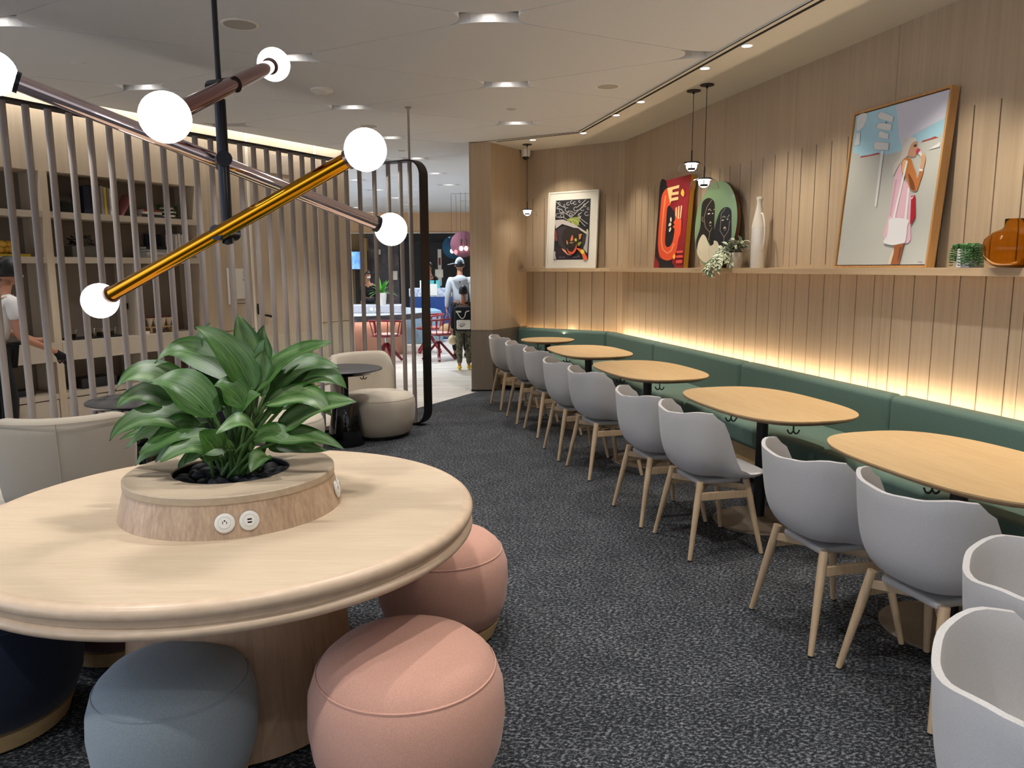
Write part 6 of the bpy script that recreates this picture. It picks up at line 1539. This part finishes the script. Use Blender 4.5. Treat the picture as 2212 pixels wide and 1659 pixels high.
struct(hall('wall_far', M_hallwood, -9, 4, YF, YF+.2, 2.50, 3.06))
M_hallblack = plain('black hall wall', '#07070a', .45)
struct(hall('wall_far_dark', M_hallblack, -3.12, 4, YF+.02, YF+.2, 0, 2.50))
struct(hall('wall_far_stone', M_stone, -4.0, -3.12, YF-.02, YF+.2, 0, 2.50))
struct(hall('wall_far_left', plain('warm beige wall', '#8d7654', .7), -9, -4.0, YF+.02, YF+.2, 0, 2.50))
struct(hall('trim_far_rail', M_white, -9, 4, YF-.04, YF+.02, 2.485, 2.51))
struct(hall('wall_hall_left', M_hallwood, -9.2, -9, 9, YF, 0, 3.06)); struct(hall('wall_hall_right', M_hallwood, 4, 4.2, 11, YF, 0, 3.06))
d2 = struct(thing('door_2', 'black double door with a narrow glass strip at the end of the hall', 'door', V(-2.3, YF-.001, 0), -YAW))
m = MB()
for a, b_ in ((-.78, -.01), (.01, .78)): m.box(a, b_, -.03, 0, .01, 2.25)
m.build('door_leaf', plain('black door', '#0b0b10', .4), d2)
m = MB(); m.box(.26, .36, -.034, -.03, 1.05, 2.05); m.build('vision_strip', plain('door glass', '#c9c6bd', .1), d2)
m = MB(); m.box(.28, .34, -.038, -.034, 1.62, 1.82); m.build('red_notice', plain('red notice', '#6e2320', .6), d2)
m = MB(); m.box(.18, .40, -.040, -.035, 1.28, 1.50); m.build('paper_notice', M_white, d2)
m = MB(); m.box(-.80, .80, -.02, 0.02, 2.27, 2.29); m.build('frame_line', M_gun, d2)
sc_ = thing('wall_screen', 'lit blue display screen at the far end of the hall', 'screen', V(-4.25, YF-.25, 0), -YAW)
M_scr, nt, b_ = newmat('blue display'); n_ = node(nt, 'ShaderNodeTexNoise', i_Scale=3.0, i_Detail=2.0); nt.links.new(coords(nt, (1.5, 1, 1)), n_.inputs['Vector'])
cc = ramp(nt, n_.outputs[0], [(.35, '#2f62d8'), (.6, '#6f9df0'), (.75, '#b9cdf5')]); nt.links.new(cc, b_.inputs['Emission Color']); b_.inputs['Emission Strength'].default_value = 1.4; b_.inputs['Base Color'].default_value = (0, 0, 0, 1)
m = MB(); m.box(-.30, .30, -.03, 0, 1.52, 1.99); m.build('panel', M_scr, sc_)
m = MB(); m.box(-.32, .32, -.028, .04, 1.50, 2.01); m.box(-.05, .05, .0, .05, 0, 1.5); m.build('housing', M_black, sc_)
o = hall('notice', M_plastic, -3.33, -3.17, YF-.035, YF-.022, 1.22, 1.46); tag(o, 'pale square notice on the grey stone panel', 'sign')
o = hall('light_switch', M_plastic, -3.70, -3.62, YF-.035, YF-.022, 1.92, 2.05); tag(o, 'small pale wall plate high on the grey stone panel', 'switch')
cp = struct(hall('column_far', plain('cream column', '#9c8256', .7), -4.12, -3.95, YF-.3, YF-.02, 0, 2.35))

# blue service counter
bc = thing('service_counter', 'blue service counter with a pale patterned top band at the end of the hall', 'counter', V(-1.68, 17.2, 0), -YAW)
m = MB(); m.box(-.55, .45, -.3, .3, 0, .92); m.build('body', plain('blue laminate', '#24427f', .5), bc, bevel=.01)
M_dots, nt, b_ = newmat('dotted band'); v_ = node(nt, 'ShaderNodeTexVoronoi', i_Scale=26.0); nt.links.new(coords(nt, (1, 1, 1)), v_.inputs['Vector'])
nt.links.new(ramp(nt, v_.outputs['Distance'], [(.3, '#8790ac'), (.5, '#c3c8d6')]), b_.inputs['Base Color'])
m = MB(); m.box(-.56, .46, -.31, .31, .92, 1.10); m.build('top_band', M_dots, bc, bevel=.006)
M_teal = plain('teal card', '#5ab9bd', .6)
for x, z, sx, lab, mt in ((-.30, 1.101, .10, 'small white carton on the blue counter', M_white), (-.12, 1.101, .17, 'larger teal box on the blue counter beside the white carton', M_teal), (.05, 1.101, .09, 'narrow teal box at the right end of the blue counter', M_teal)):
    c = V(-1.68+x, 17.2, z); m = MB(); m.box(-sx/2, sx/2, -.06, .06, 0, .17); tag(m.build('box', mt, loc=c, rz=-YAW, bevel=.004), lab, 'box')
c = V(-1.68-.02, 17.2-.315, .95); m = MB(); m.box(-.08, .08, -.006, 0, 0, .25); tag(m.build('paper_sheet', M_white, loc=c, rz=-YAW), 'white sheet hanging on the front of the blue counter', 'paper')

# island table
isl = thing('island_table', 'large round communal table with dark stone rim and pink lit drum base', 'table', V(-3.15, 14.35, 0), -YAW)
m = MB(); m.lathe([(0, .74), (1.60, .74), (1.62, .748), (1.62, .76), (0, .76)], 96); m.build('tabletop', plain('white marble top', '#c6cbd0', .2), isl, sharp=30)
m = MB(); m.lathe([(1.3, .655), (1.625, .655), (1.63, .66), (1.63, .738), (1.3, .738)], 96, closed=True); m.build('stone_rim', M_stone, isl, sharp=30)
m = MB(); m.lathe([(0, .0), (1.18, 0), (1.18, .65), (0, .65)], 72); m.build('drum_base', plain('pink beige drum', '#c99a86', .6), isl, sharp=30)
m = MB(); m.lathe([(1.24, .645), (1.28, .645), (1.28, .655), (1.24, .655)], 72, closed=True); m.build('led_ring', plain('pink white led ring', '#ffffff', .5, emit=(1, .78, .72), es=7), isl)
ib = thing('planter_box', 'long pale box with power sockets on the communal table in the hall', 'planter', V(-2.55, 13.85, .7605), -YAW)
m = MB(); m.box(-.75, .60, -.25, .25, 0, .135); m.build('box', plain('pale grey box', '#a9a7ad', .5), ib, bevel=.012)
for x in (-.42, -.33, .08, .17):
    m = MB(); m.lathe([(0, -.006), (.032, -.006), (.034, 0), (0, 0)], 20, T=Matrix.Translation((x, -.251, .07)) @ Matrix.Rotation(PI/2, 4, 'X') @ Matrix.Scale(-1, 4, (0, 0, 1))); m.build('socket', M_plastic, ib)
fn_ = thing('potted_fern', 'bright green fern in a white pot on the communal table', 'plant', V(-2.33, 13.85, .896), -YAW)
m = MB(); m.lathe([(0, 0), (.075, 0), (.10, .20), (.10, .215), (.09, .215), (.085, .19), (0, .185)], 32); m.build('pot', M_ceramic, fn_)
M_fern = plain('fern green', '#5aa83c', .5); m = MB(); r_ = random.Random(2)
for k_ in range(40):
    a = r_.uniform(0, 2*PI); L_ = r_.uniform(.20, .30); el = r_.uniform(.25, 1.35); pth = []
    for q_ in range(7):
        t_ = q_/6; rr = L_*t_*math.cos(el)*1.1; zz = .2+L_*t_*math.sin(el)*1.25-.16*t_*t_*math.cos(el)
        pth.append(Vector((rr*math.cos(a), rr*math.sin(a), zz)))
    for q_ in range(6):
        t_ = q_/6; wd = .022*(math.sin(PI*(t_*.85+.15)))+.004; n1 = Vector((-math.sin(a), math.cos(a), 0)); w2 = .022*(math.sin(PI*((q_+1)/6*.85+.15)))+.001
        m.add([pth[q_]-n1*wd, pth[q_]+n1*wd, pth[q_+1]+n1*w2, pth[q_+1]-n1*w2], [(0, 1, 2, 3)], 0, True)
m.build('fronds', M_fern, fn_, sharp=0)
c = V(-2.95, 13.85, .896); m = MB(); m.box(-.09, .09, -.06, .06, 0, .13); tag(m.build('box', M_teal, loc=c, rz=-YAW, bevel=.004), 'teal box left of the fern on the communal table', 'box')
bs = thing('upholstered_seat', 'rounded light blue seat beyond the right end of the communal table', 'seat', V(-1.95, 16.2, 0), -YAW)
m = MB(); m.lathe([(0, 0), (.48, 0), (.5, .03), (.5, .58), (.46, .66), (.35, .70), (0, .71)], 48, sx=1, sy=.7); m.build('cushion', plain('light blue cloth', '#7f9bb0', .8), bs)

# red spindle chairs
M_red = plain('oxblood lacquer', '#6d1522', .35); M_redpad = plain('pale pink seat pad', '#c99a8c', .7)
def swivel(label, xc, yc, face, red=M_red, pad=M_redpad):
    t = thing('spindle_chair', label, 'chair', V(xc, yc, 0), -YAW+face, 'red swivel chairs round the communal table')
    m = MB(); m.lathe([(0, .425), (.22, .425), (.245, .435), (.245, .450), (.22, .455), (0, .455)], 40); m.build('seat', red, t, sharp=40)
    m = MB(); m.lathe([(0, .455), (.20, .455), (.205, .465), (.17, .475), (0, .478)], 36); m.build('seat_pad', pad, t, sharp=40)
    m = MB(); m.tube([(0, 0, .30), (0, 0, .42)], .03, 16); m.build('swivel', M_chrome, t)
    for k_ in range(4):
        a = PI/4+k_*PI/2; m = MB(); m.bar((.02*math.cos(a), .02*math.sin(a), .31), (.28*math.cos(a), .28*math.sin(a), .01), .045, .04); m.build('leg', red, t, bevel=.006)
    P = []
    am = math.radians(118)
    for q_ in range(25):
        a = -PI/2+(q_/24*2-1)*am; b_ = abs(q_/24*2-1); z = .70-.045*b_**2
        P.append((.275*math.cos(a), .262*math.sin(a), z))
    e0 = Vector(P[0]); e1 = Vector(P[-1])
    P = [(e0.x*.93, e0.y*.93, .45), (e0.x*.97, e0.y*1.0, .58)]+P+[(e1.x*.97, e1.y*1.0, .58), (e1.x*.93, e1.y*.93, .45)]
    m = MB(); m.tube(P, .017, 12); m.build('armrest', red, t)
    for q_ in range(7):
        a = -PI/2+((q_+.5)/7*2-1)*am*.80; m = MB(); m.tube([(.215*math.cos(a), .215*math.sin(a), .45), (.272*math.cos(a), .26*math.sin(a), .69)], .0085, 8); m.build('spindle', red, t)
    return t
swivel('dark red spindle chair before the drum of the communal table', -2.09, 12.75, -.2)
swivel('dark red spindle chair half behind the black screen end', -1.24, 13.0, .9)
swivel('red spindle chair with pink seat at the right side of the communal table', -1.52, 14.2, 1.7, plain('rose red lacquer', '#8e2b35', .4), plain('coral seat pad', '#d07f74', .7))
swivel('dark red spindle chair mostly hidden by the end of the buffet wall', -2.88, 12.7, -.5)
swivel('dark red spindle chair in the distance left of the fern', -3.75, 18.2, .4)
# coloured disc pendants
for xc, yc, z, r, lab, col in ((-.985, 16.0, 2.02, .265, 'rose tinted glass disc pendant by the column edge', '#a06a78'), (-1.22, 16.6, 1.98, .25, 'smoky blue glass disc pendant behind the rose one', '#2b4a5e')):
    t = thing('disc_pendant', lab, 'pendant lamp', V(xc, yc, 3.05), -YAW); d = z-3.05
    m = MB(); m.lathe([(0, -.006), (r*.97, -.006), (r, 0), (r*.97, .006), (0, .006)], 48, T=Matrix.Translation((0, 0, d)) @ Matrix.Rotation(PI/2, 4, 'X'))
    m.build('glass_disc', plain('tinted disc '+col[1:], col, .1, trans=.55, ior=1.1), t)
    for x in (-.04, .06):
        m = MB(); m.tube([(x, -.06, 0), (x, -.06, d+.10)], .004, 6); m.tube([(x, -.06, d+.10), (x, -.06, d-.04)], .022, 12); m.build('stem', M_copper, t)
        m = MB(); m.ball((x, -.06, d-.085), .045, 16, sc_=(.8, .8, 1)); m.build('bulb', plain('lit bulb', '#ffffff', .4, emit=(1, .85, .7), es=6), t)

# ------------------------------------------------------------------ things in the buffet cabinet
def cl(s, y, z): return Lw(s, y, z)
def cbk(name, label, cat, mat, s0, s1, y0, y1, z0, z1, rot=0.0, group=None, bevel=.002):
    m = MB(); c = cl((s0+s1)/2, (y0+y1)/2, z0); m.box(-(s1-s0)/2, (s1-s0)/2, -(y1-y0)/2, (y1-y0)/2, 0, z1-z0)
    o = m.build(name, mat, loc=c, rz=LANG, bevel=bevel)
    if rot: o.rotation_euler = (0, rot, LANG)
    return tag(o, label, cat, group)
G1 = 'books on the top shelf of the buffet'
def book(label, col, s0, s1, y0, y1, z0, z1, grp, text=None, tcol=None, flat=False, rot=0.0):
    cx = (s0+s1)/2; t = thing('book', label, 'book', cl(cx, (y0+y1)/2, z0), LANG, grp)
    if rot: t.rotation_euler = (0, rot, LANG)
    w_, d_, h_ = (s1-s0), (y1-y0), (z1-z0)
    m = MB(); 
    if flat: m.box(-w_/2+.004, w_/2-.004, -d_/2+.003, d_/2-.004, .003, h_-.003)
    else: m.box(-w_/2+.003, w_/2-.003, -d_/2+.003, d_/2-.003, .004, h_-.004)
    m.build('pages', M_plastic, t)
    m = MB()
    if flat: m.box(-w_/2, w_/2, -d_/2, d_/2, 0, .003); m.box(-w_/2, w_/2, -d_/2, d_/2, h_-.003, h_); m.box(-w_/2, w_/2, -d_/2, -d_/2+.003, 0, h_)
    else: m.box(-w_/2, -w_/2+.003, -d_/2, d_/2, 0, h_); m.box(w_/2-.003, w_/2, -d_/2, d_/2, 0, h_); m.box(-w_/2, w_/2, -d_/2, -d_/2+.003, 0, h_)
    m.build('cover', plain('cover '+col[1:], col, .6), t)
    if text:
        text_mesh('spine_title', text, min(.03, (h_ if flat else w_)*.75), plain('spine ink '+(tcol or '#222222')[1:], tcol or '#222222', .7), t, (0, -d_/2-.0008, h_/2), (PI/2, 0, 0) if flat else (PI/2, PI/2, 0), extrude=.0002)
    return t
Z1, Z2, Z3, Z4 = 2.0805, 1.6655, .8705, .3855
book('thick dark blue book on the top buffet shelf', '#0e1428', -.115, -.045, .06, .24, Z1, 2.345, G1)
book('second dark blue book beside the thick one on the top buffet shelf', '#10172d', -.043, .015, .06, .24, Z1, 2.355, G1)
book('grey lettered book left of the yellow book on the top buffet shelf', '#8b8984', .060, .092, .06, .24, Z1, 2.36, G1)
book('yellow spined book on the top buffet shelf', '#c9a93a', .094, .124, .06, .24, Z1, 2.35, G1)
book('narrow grey book right of the yellow book on the top buffet shelf', '#77777a', .126, .150, .06, .24, Z1, 2.345, G1)
book('white book with red BREAKFAST title on the top buffet shelf', '#d5d0c6', .152, .215, .06, .24, Z1, 2.34, G1, 'BREAKFAST', '#b5402f')
book('pink covered book leaning on the top buffet shelf', '#a8686a', .27, .285, .06, .24, Z1+.004, 2.345, G1, rot=.58)
for k_, (c1, t_, zz, hh, lab) in enumerate((('#2a2a2c', None, 0, .034, 'bottom dark book of the lying stack on the top buffet shelf'), ('#cfcac0', None, .0345, .028, 'white book second in the lying stack on the top buffet shelf'), ('#8c3b36', None, .063, .022, 'reddish book topmost in the lying stack on the top buffet shelf'))):
    book(lab, c1, .50+.01*k_, .745-.01*k_, .07, .25, Z1+zz, Z1+zz+hh, G1, flat=True)
G2 = 'books on the middle shelf of the buffet'
for k_, (c1, zz, hh, lab) in enumerate((('#b9b4ab', 0, .03, 'pale book at the bottom of the middle shelf stack'), ('#d5d0c8', .0305, .03, 'white book second in the middle shelf stack'), ('#9fa3a6', .061, .026, 'grey book third in the middle shelf stack'), ('#161618', .0875, .03, 'black book topmost in the middle shelf stack'))):
    book(lab, c1, .51+.012*(k_ % 2), .80-.012*k_, .07, .25, Z2+zz, Z2+zz+hh, G2, flat=True)
book('dark blue book standing face out behind the middle shelf stack', '#141b33', .66, .85, .275, .30, Z2, Z2+.255, G2)
for k_ in range(4):
    book('white spined book, %s from the left in the standing row on the middle shelf' % ('first', 'second', 'third', 'fourth')[k_], ('#cfcac0', '#d8d3ca', '#c5c0b7', '#d8d3ca')[k_], .88+.036*k_, .913+.036*k_, .08, .25, Z2, Z2+.25+.01*(k_ % 2), G2)
book('yellow book lying flat under the lemons on the left middle shelf', '#c9ad35', -.93, -.66, .05, .25, Z2, Z2+.024, None, flat=True)
M_lemon = plain('lemon skin', '#d9a93c', .5); lem = None
for k_, (s, y, z) in enumerate(((-.90, .10, .035), (-.84, .12, .035), (-.79, .09, .035), (-.87, .11, .085), (-.81, .12, .085))):
    c = cl(s, y, Z2+.024+z)
    if lem is None:
        m = MB(); m.ball((0, 0, 0), .034, 16, sc_=(1.2, 1, 1)); o = lem = m.build('lemon', M_lemon, sharp=0)
    else: o = lem.copy(); C.objects.link(o)
    o.location = c; tag(o, 'yellow lemon piled on the yellow book in the left niche', 'lemon', 'lemons on the yellow book')
def bushy(name, label, s, y, z, w_, h_, col, pot=None, n_=90, seed=1):
    t = thing(name, label, 'plant', cl(s, y, z), LANG); r_ = random.Random(seed); m = MB(); pz = 0
    if pot:
        pm, pw_, ph = pot; mm = MB()
        if isinstance(pw_, tuple): mm.box(-pw_[0]/2, pw_[0]/2, -pw_[1]/2, pw_[1]/2, 0, ph)
        else: mm.lathe([(0, 0), (pw_*.8, 0), (pw_, ph*.45), (pw_*.8, ph), (0, ph)], 28)
        mm.build('pot', pm, t); pz = ph
    for k_ in range(n_):
        a = r_.uniform(0, 2*PI); rr = math.sqrt(r_.random()); p0 = Vector((rr*math.cos(a)*w_/2*.75, rr*math.sin(a)*.07, pz+r_.uniform(0, h_*.8)))
        d = Vector((math.cos(a)+r_.uniform(-.4, .4), (math.sin(a)+r_.uniform(-.4, .4))*.5, r_.uniform(-.2, .9))).normalized(); L_ = r_.uniform(.03, .06)
        sd = d.cross(Vector((0, .3, 1))).normalized()*.014; m.add([p0, p0+d*L_*.5+sd, p0+d*L_, p0+d*L_*.5-sd], [(0, 1, 2, 3)], 0, True)
    m.build('foliage', plain('leaf '+col[1:], col, .5), t, sharp=0); return t
bushy('leafy_plant', 'dark leafy plant in a grey box on the middle buffet shelf', -.13, .14, Z2, .26, .12, '#141d17', (plain('grey planter', '#6f6a65', .7), (.25, .12), .105))
bushy('fern_plant', 'green fern in a black and white striped bowl on the top buffet shelf', .86, .16, Z1, .34, .17, '#3c5a2c', None, 120, 4)
m = MB()
for k_ in range(6): m.lathe([(.07+.022*math.sin(PI*(k_+.0)/6), k_*.02), (.07+.022*math.sin(PI*(k_+1)/6), (k_+1)*.02)], 28, mi=k_ % 2)
m.lathe([(0, .001), (.07, 0)], 28, mi=0)
o = m.build('bowl', [M_black, M_plastic], bpy.data.objects['fern_plant'], loc=(0, 0, .0), sharp=0)
jr = thing('glass_jar', 'squat glass jar of green moss on the top buffet shelf', 'jar', cl(-.25, .15, Z1), LANG)
m = MB(); m.lathe([(0, 0), (.075, 0), (.08, .01), (.08, .15), (.06, .17), (.055, .17), (.072, .145), (.072, .012), (0, .008)], 30); m.build('glass', M_glass, jr)
m = MB(); m.lathe([(0, .01), (.068, .012), (.066, .09), (.03, .12), (0, .125)], 20); m.build('moss', plain('moss', '#2d3b22', .9), jr)
cbk('serving_tray', 'flat black serving tray under the dessert cups on the buffet counter', 'tray', M_black, -.36, .22, .04, .28, Z3, Z3+.012)
M_cream = plain('layered dessert', '#b9924e', .7)
for k_, (s, lab) in enumerate(((-.30, 'leftmost'), (-.12, 'second from the left'), (-.03, 'third from the left'), (.10, 'rightmost'))):
    t = thing('dessert_cup', 'clear dessert cup, %s on the black buffet tray' % lab, 'cup', cl(s, .12, Z3+.0125), LANG, 'dessert cups on the tray')
    m = MB(); m.lathe([(0, 0), (.03, 0), (.042, .085), (.044, .085), (.040, .083), (.029, .004), (0, .004)], 24); m.build('cup', M_glass, t)
    m = MB(); m.lathe([(0, .006), (.027, .006), (.034, .045), (0, .05)], 20); m.build('filling', M_cream, t)
cs = thing('cone_stand', 'pale wooden stand holding paper snack cones on the buffet counter', 'stand', cl(.66, .14, Z3), LANG)
m = MB(); m.box(-.16, .16, -.05, .05, .055, .067)
for x in (-.13, .13): m.box(x-.012, x+.012, -.045, .045, 0, .055)
m.build('rack', M_plywood, cs, bevel=.002)
M_paper = plain('cream paper', '#cdbfa6', .8)
for k_, (x, lab) in enumerate(((-.115, 'left end'), (-.04, 'left middle'), (.04, 'right middle'), (.115, 'right end'))):
    c = cl(.66+x, .14, Z3+.03); t = thing('snack_cone', 'paper snack cone with red filling at the %s of the wooden stand' % lab, 'snack', c, LANG, 'snack cones in the stand')
    m = MB(); m.lathe([(.004, 0), (.038, .13), (.036, .13), (.002, .004)], 20, closed=True); m.build('paper', M_paper, t)
    m = MB(); r_ = random.Random(k_)
    for q_ in range(5): m.ball((r_.uniform(-.018, .018), r_.uniform(-.018, .018), .128+r_.uniform(0, .012)), .014, 8)
    m.build('filling', plain('red crisps', '#7c2a22', .6), t)
cbk('napkin_pile', 'small pile of white napkins left of the cone stand on the buffet counter', 'napkin', M_white, .40, .475, .05, .15, Z3, Z3+.03)
cbk('storage_crate', 'dark grey storage crate on the low buffet shelf', 'crate', plain('dark grey plastic', '#2b2a2c', .6), -.29, .08, .06, .30, Z4, Z4+.095, bevel=.008)
pp0 = None
for k_ in range(6):
    c = cl(.20, .16, Z4+.012*k_)
    if pp0 is None:
        m = MB(); m.lathe([(0, 0), (.05, 0), (.075, .010), (.073, .0115), (0, .004)], 30); o = pp0 = m.build('plate', plain('dark stoneware', '#3a3736', .5))
    else: o = pp0.copy(); C.objects.link(o)
    o.location = c; tag(o, 'dark stoneware plate in the stack on the low buffet shelf', 'plate', 'plates on the low buffet shelf')
cbk('serving_tray', 'black tray at the left niche of the buffet counter', 'tray', M_black, -1.1, -.62, .04, .28, Z3, Z3+.012)
cbk('storage_tray', 'dark tray on the low shelf of the left buffet niche', 'tray', plain('charcoal plastic', '#262628', .6), -1.0, -.72, .08, .28, Z4, Z4+.05, bevel=.004)
